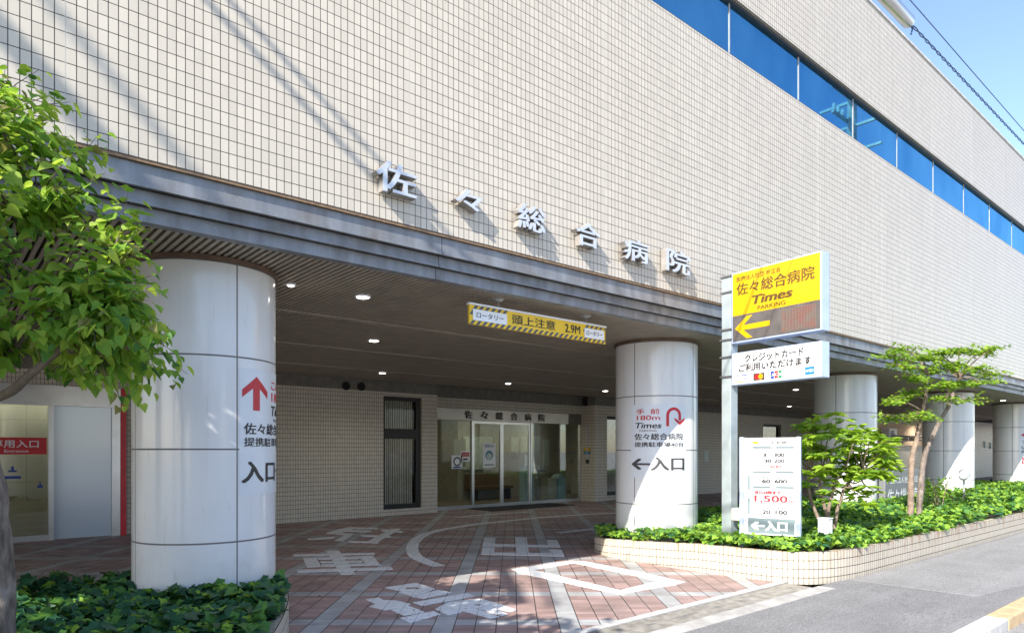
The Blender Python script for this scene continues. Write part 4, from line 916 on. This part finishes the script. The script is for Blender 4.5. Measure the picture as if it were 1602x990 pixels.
# ------------------------------------------------------------------ trees
def limb(mb, pts, r0, r1, m, seg=9, wob=.02):
    pts = [Vector(p) for p in pts]; Q = []
    for i in range(len(pts)-1):
        for k in range(6):
            s_ = k/6; p0, p1, p2, p3 = pts[max(i-1,0)], pts[i], pts[i+1], pts[min(i+2, len(pts)-1)]
            Q.append(0.5*((2*p1) + (p2-p0)*s_ + (2*p0-5*p1+4*p2-p3)*s_*s_ + (3*p1-p0-3*p2+p3)*s_**3))
    Q.append(pts[-1]); n = len(Q)
    rad = []
    for i, q in enumerate(Q):
        rr = r0 + (r1 - r0)*i/(n-1); rad.append(rr*(1 + .18*noise.noise(q*6)))
        if 0 < i < n-1: Q[i] = q + Vector((noise.noise(q*4), noise.noise(q*4 + Vector((7,7,7))), 0))*wob
    mb.tube(Q, rad, m, seg); return Q
class Crown:
    def __init__(s): s.P = []; s.D = []; s.U = []; s.S = []
    def leaf(s, p, d, u, z): s.P.append(tuple(p)); s.D.append(tuple(d)); s.U.append(tuple(u)); s.S.append(z)
    def twig(s, mb, a, b, m, n, size, start=.25, sag=.05, r=.012, spread=.06, droop=.5):
        a, b = Vector(a), Vector(b); mid = a.lerp(b, .5) + Vector((random.uniform(-.05,.05), random.uniform(-.05,.05), sag))*(b - a).length
        mb.tube([a, a.lerp(mid, .5) + (mid - a.lerp(b, .5))*.25, mid, mid.lerp(b, .5) + (mid - a.lerp(b, .5))*.25, b], [r, r*.85, r*.65, r*.45, r*.2], m, 5)
        dr = (b - a).normalized(); side = dr.cross(Vector((0,0,1))).normalized()
        for k in range(n):
            f = start + (1 - start)*(k + random.random())/n
            p = a.lerp(mid, 2*f) if f < .5 else mid.lerp(b, 2*f - 1)
            sg = 1 if k % 2 else -1
            d = dr*random.uniform(.1, .9) + side*sg*random.uniform(.3, 1.1) + Vector((0,0,-droop*random.uniform(.2, 1.3)))
            p = p + side*sg*random.uniform(0, spread) + Vector((random.gauss(0, spread*.5), random.gauss(0, spread*.5), random.gauss(0, spread*.6)))
            s.leaf(p, d, (random.gauss(0,.4), random.gauss(0,.4) - .25, 1), random.uniform(*size)*(1.0 - .35*max(0, f - .75)/.25))
# big tree at the left edge
TB = at(-4, 962, 4.25); TB.z = .2
t = thing('street_tree', 'broadleaf tree with grey trunk in the ivy at the left edge, leaves over the facade', 'tree', TB)
mb = MB()
trunk = limb(mb, [TB, TB + Vector((.0,.02,.7)), TB + Vector((-.06,.0,1.25)), TB + Vector((-.14,-.05,1.75))], .10, .075, 'bark', 14)
fork = trunk[-1]
C1 = Crown()
mains = []
limb(mb, [fork + Vector((0,0,-.05)), at(5, 618, 3.85), at(45, 588, 3.75), at(95, 545, 3.75), at(120, 500, 3.8)], .034, .013, 'bark_dark', 9, .012)
for tgt, r in ((at(90, 560, 4.2), .05), (at(60, 330, 4.1), .045), (at(-60, 200, 3.9), .05), (at(-220, 330, 3.4), .05), (fork + Vector((-1.4,-1.0,1.2)), .05), (fork + Vector((-1.2,.1,1.5)), .045), (at(150, 480, 3.75), .035), (fork + Vector((-.5,-1.5,1.3)), .045)):
    mid = fork.lerp(tgt, .5) + Vector((0, 0, .12)); mains.append(limb(mb, [fork - Vector((0,0,.05)), mid, tgt], r*.75, .012, 'bark_dark', 7, .015))
tips = [(60,110,4.0),(25,135,3.9),(110,160,4.1),(90,190,3.8),(150,215,4.0),(130,250,4.1),(165,270,3.9),(40,200,3.7),(60,260,4.2),(110,300,3.8),(20,280,3.6),(175,245,4.15),(160,320,4.0),(205,335,4.0),(225,345,3.9),(180,370,4.0),(140,350,3.6),(235,385,3.85),
        (210,420,4.0),(240,430,3.9),(190,450,3.7),(150,420,4.1),(100,400,3.6),(60,370,3.9),(20,380,3.5),(230,470,3.95),(250,500,3.9),(265,530,3.85),(285,560,3.8),(293,585,3.8),(270,590,3.9),(240,560,3.7),(205,520,3.9),(170,500,3.6),(130,470,3.9),(80,460,3.5),
        (30,470,3.8),(235,600,3.95),(215,620,3.9),(195,640,3.9),(170,600,3.7),(150,570,4.0),(110,545,3.6),(70,540,4.0),(40,530,3.5),(120,590,4.0),(140,610,3.9),(60,300,3.5),(0,180,3.7),(-20,130,3.9),(195,480,4.1),(180,410,3.5),(120,240,3.6),(30,430,4.1),(90,330,4.2),(150,540,3.5),(75,150,3.75),(10,100,4.0),
        (200,300,4.0),(245,455,3.75),(225,545,4.05),(188,575,3.8),(60,420,3.75),(10,330,3.9),(130,390,3.9),(100,500,4.15),(205,390,3.75),(20,240,4.1),(110,215,3.95),(50,490,4.2),(160,455,3.9)]
allp = [q for m_ in mains for q in m_[3:]]
for px, py, dz in tips:
    b = at(px, py, dz); cands = sorted(allp, key=lambda q: (q - b).length)[:6]; a = random.choice(cands)
    C1.twig(mb, a, b, 'bark_dark', 34, (.045, .092), .15, .06, .006, .06, .55)
for k in range(150):    # the side of the crown that reaches past the frame
    q = random.choice(allp); dd = Vector((random.gauss(-.5,.5), random.gauss(-.45,.55), random.gauss(.2,.4))); b = q + dd.normalized()*random.uniform(.3, 1.0)
    e = camo.matrix_basis.inverted() @ b
    if -e.z > 0 and (e.x / -e.z) > -.74 and (e.x / -e.z) < 1: continue
    C1.twig(mb, q, b, 'bark_dark', 24, (.06, .11), .15, .06, .010, .07, .5)
mb.build('trunk', t, smooth=True)
leaves('crown', C1.P, C1.D, C1.U, C1.S, 'heart', ['leaf_green', 'leaf_lime', 'leaf_deep', 'leaf_bronze'], [.48, .40, .06, .06], t)
# second street tree outside the frame, which shades the forecourt
def round_tree(base, cz, rad, n, label, flat=.75):
    t = thing('street_tree', label, 'tree', base); mb = MB(); base = Vector(base); top = base + Vector((0,0,cz))
    limb(mb, [base, base + Vector((.1,.05,cz*.45)), top], .16, .06, 'bark', 10); C = Crown()
    for k in range(n):
        v = Vector((random.gauss(0,1), random.gauss(0,1), random.gauss(0,.75))).normalized()*rad*random.uniform(.35, 1); v.z *= flat
        a = top + v*.35 - Vector((0,0,.4)); b = top + v; C.twig(mb, a, b, 'bark', 26, (.10, .17), .1, .06, .014, .16, .5)
    mb.build('trunk', t, smooth=True); leaves('crown', C.P, C.D, C.U, C.S, 'heart', ['leaf_green', 'leaf_lime', 'leaf_deep'], [.5, .25, .25], t)
round_tree((-2.35, 3.0, -.02), 3.65, 2.0, 250, 'tall broadleaf street tree on the pavement before the left bed', .5)
round_tree((-2.2, 4.75, .2), 3.75, 1.55, 230, 'unseen broadleaf tree added in the left ivy bed to shade the big pillar')  # out-of-frame tree added to keep the big left pillar in shade

# leaning tree in the right bed
base1, base2 = at(1424, 790, 12.0), at(1437, 786, 12.2)
base1.z = base2.z = .3
t = thing('leaning_tree', 'slender two-stemmed tree leaning right in the sunny bed, with flat lime foliage', 'tree', base1)
mb = MB(); C2 = Crown()
s1 = limb(mb, [base1, at(1427, 720, 12.05), at(1434, 690, 12.1), at(1441, 650, 12.1), at(1449, 615, 12.1), at(1452, 585, 12.1)], .054, .022, 'bark_pale', 10, .02)
s2 = limb(mb, [base2, at(1443, 735, 12.2), at(1451, 700, 12.2), at(1468, 665, 12.2), at(1480, 640, 12.15), at(1490, 618, 12.1), at(1500, 590, 12.1)], .056, .024, 'bark', 10, .02)
pads = [(1395,556,11.7,34),(1418,545,12.2,30),(1440,560,11.8,40),(1470,552,12.2,44),(1500,548,12.0,44),(1530,552,12.2,34),(1555,545,11.9,26),(1490,570,11.7,50),(1460,580,12.4,44),(1525,575,11.9,40),(1550,585,12.1,26),(1430,592,11.9,40),(1470,602,11.6,48),(1505,600,12.1,44),(1535,598,11.8,30),
        (1400,628,11.9,26),(1420,622,12.1,26),(1440,614,12.0,30),(1395,650,11.9,14),(1413,655,11.9,24),(1432,648,12.0,26),(1452,652,11.8,18),(1480,622,12.2,34),(1455,560,12.6,30),(1510,625,12.0,22),(1405,570,12.2,20),(1425,575,11.5,24)]
for px, py, dz, n in pads:
    b = at(px, py, dz); src = s1 if px < 1455 else s2; a = min(src[len(src)//2:], key=lambda q: (q - b).length)
    limb(mb, [a, a.lerp(b, .5) + Vector((0,0,.06)), b], .018, .006, 'bark_pale', 5, .01)
    rr = .36
    for k in range(7):
        an = random.uniform(0, 6.283); l = rr*random.uniform(.5, 1.15); e = b + Vector((math.cos(an)*l, math.sin(an)*l, random.gauss(0,.045)))
        C2.twig(mb, b, e, 'bark_pale', int(n*.62), (.055, .09), .0, .03, .004, .045, .25)
mb.build('trunk', t, smooth=True)
leaves('crown', C2.P, C2.D, C2.U, C2.S, 'maple', ['maple_lime', 'maple_green'], [.6, .4], t)

# rounded shrub with long leaves
sb = at(1302, 805, 9.75); sb.z = .25
t = thing('shrub', 'rounded shrub with long lime leaves on bare crooked stems, behind the price board', 'shrub', sb)
mb = MB(); C3 = Crown(); ends = []
tipsb = [(1262,672),(1275,664),(1300,660),(1325,668),(1345,676),(1285,690),(1310,685),(1335,694),(1360,690),(1375,700),(1378,702),(1270,705),(1255,698),(1295,712),(1322,712),(1350,712),(1380,722),(1382,720),(1385,712),(1340,735),(1365,738),(1375,733),(1310,730),(1280,720),(1262,690),(1355,655+20),(1338,755),(1325,770),(1300,775),(1345,775),(1250,712),(1265,768),(1300,745),(1330,740),(1375,745),(1360,762),(1285,752),(1378,742),(1352,748),(1268,735),(1345,720),(1310,765)]
roots = [limb(mb, [sb + Vector((dx, dy, 0)), at(px, 770, 9.75), at(px2, 735, 9.75)], .028, .015, 'bark_pale', 7, .03) for dx, dy, px, px2 in ((0,0,1286,1285),(.1,.1,1300,1322),(.05,.0,1318,1350),(-.1,0,1266,1270))]
rp = [q for r_ in roots for q in r_[4:]]
for px, py in tipsb:
    b = at(px, py, random.uniform(9.3, 10.1)); a = min(rp, key=lambda q: (q - b).length + random.uniform(0,.15))
    limb(mb, [a, a.lerp(b, .5) + Vector((0,0,-.04)), b], .014, .006, 'bark_pale', 5, .02)
    for w_ in range(4 if py < 750 else 2):
        bb = b + Vector((random.gauss(0,.10), random.gauss(0,.12), random.gauss(0,.07)))
        for k in range(12 if py < 750 else 10):
            an = random.uniform(0, 6.283); C3.leaf(bb, (math.cos(an), math.sin(an), random.uniform(-.15,.55)), (random.gauss(-.2,.25), random.gauss(-.2,.25), 1), random.uniform(.11, .19))
mb.build('trunk', t, smooth=True)
leaves('crown', C3.P, C3.D, C3.U, C3.S, 'lance', ['maple_lime', 'maple_green', 'leaf_green'], [.72, .22, .06], t)
# small plants at the fourth pillar
def small_plant(px, py, dz, h, n, label, tpl, sc):
    b0 = at(px, py, dz); b0.z = .3; t = thing('small_plant', label, 'plant', b0); mb = MB(); C = Crown()
    for k in range(n):
        e = b0 + Vector((random.gauss(0,.28), random.gauss(0,.22), h*random.uniform(.5, 1.05))); limb(mb, [b0, b0.lerp(e,.5) + Vector((0,0,.05)), e], .012, .004, 'bark_pale', 5, .02); C.twig(mb, b0.lerp(e,.5), e, 'bark_pale', 14, sc, .1, .02, .004, .06, .3)
    mb.build('stem', t); leaves('foliage', C.P, C.D, C.U, C.S, tpl, ['leaf_green', 'maple_lime', 'maple_green'], [.4, .3, .3], t)
small_plant(1470, 772, 13.5, .75, 7, 'small green leafy plant at the left foot of the fourth pillar', 'lance', (.09, .16))
small_plant(1500, 775, 14.5, .6, 4, 'sparse twiggy plant beside the silver spotlight', 'lance', (.05, .09))

# spotlight and stone sign
c = at(1508, 742, 15.5); t = thing('spotlight', 'small silver garden spotlight in front of the fourth pillar', 'spotlight', (c.x, c.y, .3))
mb = MB(); d_ = Vector((.9, .2, .15)).normalized(); mb.tube([c - d_*.22, c - d_*.18, c + d_*.16, c + d_*.2], [.06, .10, .12, .11], 'letter_steel', 16); mb.build('housing', t, smooth=True)
mb = MB(); mb.tube([(c.x, c.y, .2), (c.x, c.y, c.z - .1)], .02, 'plastic_grey'); mb.build('stake', t)
a, b2 = on_y(1384, 740, 6.3), on_y(1448, 735, 6.3); zs_ = .2
t = thing('stone_sign', 'dark granite name stone with pale carved kanji behind the leaning tree', 'sign', (a.x, 6.3, .2))
Ws = b2.x - a.x; H = 1.16 - zs_
mb = MB(); pf = plane_fn((a.x, 6.3, zs_), (1,0,0), (0,0,1)); mb.prism([(0,0),(Ws,0),(Ws,H),(Ws*.5,H*1.02),(0.05,H*.98)], pf, -.25, 0, 'granite'); mb.build('slab', t, bevel=.02)
mb = MB(); text(mb, '医療法人社団時正会', Ws*.12, Ws*.88, H*.68, H*.84, pf, 'sign_white', .005, depth=.004); text(mb, '佐々総合病院', Ws*.06, Ws*.94, H*.20, H*.56, pf, 'sign_white', .005, depth=.004); mb.build('lettering', t)

# ------------------------------------------------------------------ overhead lines along the street
def along_y(px, py, y): return on_y(px, py, y)
a = on_y(1424, 37, 3.3); b = on_y(1602, 225, 3.3); dz = (b.z - a.z)/(b.x - a.x)
mb = MB(); pts = []; pts2 = []
x = a.x
while x < 60:
    ph = (x - a.x)*2*math.pi/.42; z = a.z + dz*(x - a.x)*.5
    pts.append((x, 3.3 + .011*math.cos(ph), z + .011*math.sin(ph))); pts2.append((x, 3.3 - .011*math.cos(ph), z - .011*math.sin(ph))); x += .05
mb.tube(pts, .0075, 'cable_blue', 5); mb.tube(pts2, .0075, 'cable_blue', 5)
tag(mb.build('twisted_cable'), 'dark twisted cable running from the silver cylinder at upper right', 'cable')
c0 = on_y(1390, 2, 3.3); t = thing('cable_closure', 'silver cylinder hanging on the cable at the top right', 'cable closure', a)
mb = MB(); e = a + Vector((0,0,.0)); s_ = Vector((a.x - 1.0, 3.3, a.z)); mb.tube([s_, s_ + Vector((.04,0,0)), e - Vector((.06,0,0)), e - Vector((.03,0,0)), e], [.06, .078, .078, .07, .04], 'stainless', 20); mb.build('sleeve', t, smooth=True)
mb = MB(); mb.tube([e, e + Vector((.02,-.02,-.07)), e + Vector((-.03,-.02,-.16))], .012, 'cable_blue', 6); mb.tube([s_, s_ - Vector((12,0,-.3))], .012, 'cable_blue', 6); mb.build('cable_tail', t)
a = on_y(1440, 19, 3.0); b = on_y(1602, 208.5, 3.0)
mb = MB(); mb.tube([a - Vector((14,0,0)), a, (b.x, 3.0, (a.z + b.z)/2), (60, 3.0, a.z)], .0065, 'cable_blue', 6); tag(mb.build('plain_cable'), 'single thin cable above the twisted one against the sky', 'cable')
# utility pole that the ribbon window reflects
ux, uy = 22.4, 1.75
t = thing('utility_pole', 'grey concrete utility pole with crossarms and white insulators beside the street', 'utility pole', (ux, uy, 0))
mb = MB(); mb.lathe((ux, uy, -.1), [(.19, 0), (.12, 13.6)], 'concrete', 20); mb.build('pole', t, smooth=True)
for zz in (11.3, 12.1, 12.9):
    mb = MB(); mb.box(ux - 1.1, ux + .3, uy - .14, uy - .06, zz, zz + .08, 'plastic_grey'); mb.box(ux - .06, ux + .02, uy - 1.0, uy + .9, zz - .2, zz - .12, 'plastic_grey'); ar = mb.build('crossarm', t)
    for q in (-1.0, -.7, -.4, .2):
        i_ = MB(); i_.lathe((ux + q, uy - .1, zz + .081), [(.03, 0), (.07, .04), (.04, .07), (.075, .12), (.04, .16), (.06, .2), (.02, .24)], 'porcelain', 12); i_.build('insulator', ar, smooth=True)
mb = MB(); mb.lathe((ux - .45, uy - .1, 9.9), [(.24, 0), (.27, .05), (.27, .8), (.2, .9)], 'plastic_grey', 20); mb.build('transformer', t, smooth=True)
# cable bundles that cross the street and throw the diagonal shadows on the facade
def crossing(A, Bq, r, xs, label, nb=1, gap=.0):
    # A, Bq: two shadow points on the facade; the bundle runs level, perpendicular to the street
    mb = MB()
    for k in range(nb):
        z0 = A.z - 2.25*0; 
        tA = (A.x - xs)/3.0; p = Vector((xs, YF - tA, A.z + 2.25*tA)); tB = (Bq.x - xs)/3.0; q = Vector((xs + 0.0, YF - tB, Bq.z + 2.25*tB))
        dr = (q - p); e1 = p - dr*(2.2); e2 = p + dr*(8)
        off = Vector((0, 0, gap*k)); mb.tube([e1 + off, e2 + off], r, 'cable_black', 10)
    tag(mb.build('crossing_cable'), label, 'cable', 'cables crossing over the street')
crossing(on_y(322, 0, YF), on_y(590, 285, YF), .036, -3.0, 'black cable crossing high over the street, the upper right one of the pair')
crossing(on_y(358, 0, YF), on_y(625, 285, YF), .030, -3.2, 'black cable crossing high over the street, beside the upper right one')
crossing(on_y(0, 45, YF), on_y(166, 228, YF), .085, -6.0, 'thick cable bundle crossing over the street farthest left')
crossing(on_y(86, 13, YF), on_y(265, 226, YF), .04, -9.0, 'single far cable crossing the street between the bundle and the pair')

# ------------------------------------------------------------------ things at the main entrance
mb = MB(); mb.box(11.4, 14.6, 14.2, 15.3, .001, .014, 'mat_black'); tag(mb.build('door_mat'), 'wide black mat lying in front of the glass doors', 'mat')
t = thing('waste_bin', 'pale blue and beige waste bin inside the right entrance window', 'bin', (15.2, 16, 0))
mb = MB(); mb.box(14.95, 15.35, 15.75, 16.1, .01, .75, 'cream_box'); mb.build('bin_body', t, bevel=.02)
mb = MB(); mb.prism([(0,0),(.36,0),(.36,.72),(.18,.86),(0,.72)], plane_fn((15.36, 15.72, .01), (1,0,0), (0,0,1)), -.35, 0, 'bin_blue'); mb.build('bin_side', t)
t = thing('brochure_stand', 'grey leaflet stand with a yellow card inside the right entrance window', 'stand', (14.3, 15.95, 0))
mb = MB(); mb.box(14.05, 14.45, 15.85, 16.1, .0, 1.15, 'bin_blue'); mb.build('cabinet', t)
for q in range(3):
    mb = MB(); mb.box(14.08 + q*.12, 14.18 + q*.12, 15.86, 15.9, 1.151, 1.5 + .06*q, ['sign_white', 'sign_yellow', 'poster_pale'][q]); mb.build('leaflet', t)
mb = MB(); mb.box(14.6, 15.0, 15.9, 16.25, .95, 1.02, 'black_frame'); mb.tube([(14.7, 16, 0), (14.7, 16, .95)], .04, 'plastic_grey'); mb.tube([(14.9, 16.1, 0), (14.9, 16.1, .95)], .04, 'plastic_grey'); mb.box(14.8, 15.05, 15.95, 16.1, 1.021, 1.16, 'plastic_grey'); tag(mb.build('writing_stand'), 'dark topped standing desk next to the leaflet stand inside', 'desk')
for i, (xx, zz, wv, hv, lb) in enumerate(((14.2, 1.55, .34, .55, 'leftmost of four pale sheets pinned on the lobby wall right'), (14.62, 1.55, .38, .58, 'second from left of four pale sheets pinned on the lobby wall'), (15.1, 1.58, .4, .58, 'third from left of four pale sheets on the lobby wall'), (15.62, 1.05, .3, 1.0, 'tall narrow pale sheet at right end of the lobby wall'))):
    mb = MB(); mb.box(xx*1.09, xx*1.09 + wv, 18.17, 18.199, zz, zz + hv, 'poster_pale'); tag(mb.build('wall_sheet'), lb, 'notice', 'sheets on the lobby wall')
def door_poster(xa, xb, z0, z1, label, parts):
    t = thing('door_poster', label, 'poster', (xa, YG, z0)); pf = plane_fn((xa, YG - .008, z0), (1,0,0), (0,0,1)); mb = MB(); mb.prism(rect(0, xb - xa, 0, z1 - z0), pf, 0, .002, 'sign_white'); mb.build('sheet', t); mb = MB()
    for kind, *r_ in parts:
        if kind == 'r': mb.prism(rect(*r_[0]), pf, .002, .0035, r_[1])
        if kind == 'd': mb.prism([(r_[0] + r_[2]*math.cos(k*.3142), r_[1] + r_[2]*math.sin(k*.3142)) for k in range(20)], pf, .002, .0035 + r_[4] if len(r_) > 4 else .0035, r_[3])
        if kind == 't': text(mb, r_[0], *r_[1], pf, r_[2], .01, depth=.005)
    mb.build('print', t)
door_poster(10.98, 11.35, 1.12, 1.5, 'white poster with black round symbol on the left entrance glass', [('d', .19, .2, .13, 'ink_black'), ('d', .19, .2, .09, 'sign_white', .001), ('r', (.05, .32, .02, .06), 'card_blue')])
door_poster(11.30, 11.62, 1.32, 1.62, 'small white sticker with red top left of the sliding doors', [('r', (.03, .29, .14, .26), 'ink_red'), ('t', 'マスク', (.06, .26, .17, .23), 'sign_white'), ('r', (.08, .24, .04, .09), 'ink_grey')])
door_poster(12.08, 12.55, 1.15, 1.85, 'poster with blue face drawing on the left sliding door', [('t', '発熱の方', (.06, .41, .57, .65), 'card_blue'), ('d', .235, .34, .14, 'poster_blue'), ('d', .235, .31, .10, 'poster_pale', .001), ('r', (.05, .42, .05, .08), 'ink_grey')])
mb = MB(); mb.box(13.0, 13.17, 17.5, 18.15, 1.1, 2.0, 'poster_pale'); mb.box(13.36, 14.6, 18.12, 18.199, 1.0, 2.1, 'poster_pale'); tag(mb.build('notice_board'), 'large pale green notice board on the wall behind the right sliding door', 'notice board')
t = thing('reception_counter', 'dark brown reception counter at the left of the lobby', 'counter', (9.8, 17, 0)); mb = MB(); mb.box(9.0, 10.5, 17.6, 18.3, 0, 1.05, 'counter_brown'); mb.build('counter_body', t); mb = MB(); mb.box(8.95, 10.55, 17.52, 18.35, 1.051, 1.09, 'cream_box'); mb.build('counter_top', t)
t = thing('bench', 'long dark bench against the lobby wall behind the sliding doors', 'bench', (13, 18, 0)); mb = MB(); mb.box(13.4, 15.0, 17.5, 18.0, .36, .46, 'counter_brown'); mb.build('seat', t); mb = MB(); mb.box(13.4, 15.0, 18.02, 18.1, .3, .85, 'counter_brown'); mb.build('backrest', t)
for xx in (13.5, 14.9): mb = MB(); mb.box(xx - .03, xx + .03, 17.55, 17.95, 0, .359, 'black_frame'); mb.build('leg', t)
# conduit and small plates on the return wall right of the doors
t = thing('call_panel', 'small yellow and blue plate with grey conduit on the wall right of the doors', 'panel', (16.09, 15.1, 1.3))
mb = MB(); mb.tube([(16.07, 15.35, 2.42), (16.07, 15.1, 2.42), (16.07, 15.1, 1.35)], .014, 'sign_case'); mb.build('conduit', t)
mb = MB(); mb.box(16.06, 16.098, 14.98, 15.24, 1.62, 1.72, 'sign_yellow'); mb.box(16.06, 16.098, 14.98, 15.24, 1.52, 1.62, 'poster_blue'); mb.build('plate', t)
mb = MB(); mb.box(16.04, 16.098, 15.05, 15.15, 1.22, 1.34, 'dark_frame'); mb.build('intercom', t)
c = on_y(1105, 713, YB - .004); mb = MB(); mb.box(c.x - .14, c.x + .14, YB - .012, YB - .002, c.z - .22, c.z + .2, 'poster_pale'); tag(mb.build('wall_sheet'), 'pale paper notice on the tiled porch wall just right of the second pillar', 'notice')
for px, lb in ((1541, 'narrow pale plate on the dark wall between the fourth and fifth pillars'), (1551, 'wide pale plate on the dark wall left of the fifth pillar')):
    c = on_y(px, 695 if px < 1545 else 697, 13.19); wv = .35 if px < 1545 else .6; mb = MB(); mb.box(c.x - wv/2, c.x + wv/2, 13.15, 13.195, c.z - .2, c.z + .2, 'poster_pale'); tag(mb.build('wall_plate'), lb, 'plate')

# ------------------------------------------------------------------ houses across the street, seen only in reflections
def house(x0, x1, y0, y1, h, m, label):
    t = thing('apartment_house', label, 'building', ((x0+x1)/2, y1, 0)); mb = MB(); mb.box(x0, x1, y0, y1, -.1, h, m); mb.build('wall', t); mb = MB(); mb.box(x0 - .2, x1 + .2, y0 - .2, y1 + .2, h + .001, h + .25, 'roof_grey'); mb.build('roof', t)
    for fl in range(int(h//3)):
        xx = x0 + 1
        while xx < x1 - 2:
            mb = MB(); mb.box(xx, xx + 1.5, y1 + .001, y1 + .05, fl*3 + 1, fl*3 + 2.3, 'dark_frame'); mb.build('window', t); xx += 2.6
house(-30, -14, -44, -30, 6.2, 'plaster', 'low beige house across the street behind the viewer'); house(-10, 6, -46, -31, 5.6, 'concrete_pale', 'low pale grey house across the street behind the viewer'); house(12, 30, -45, -30, 6.4, 'cream_box', 'cream two storey house across the street behind the viewer')
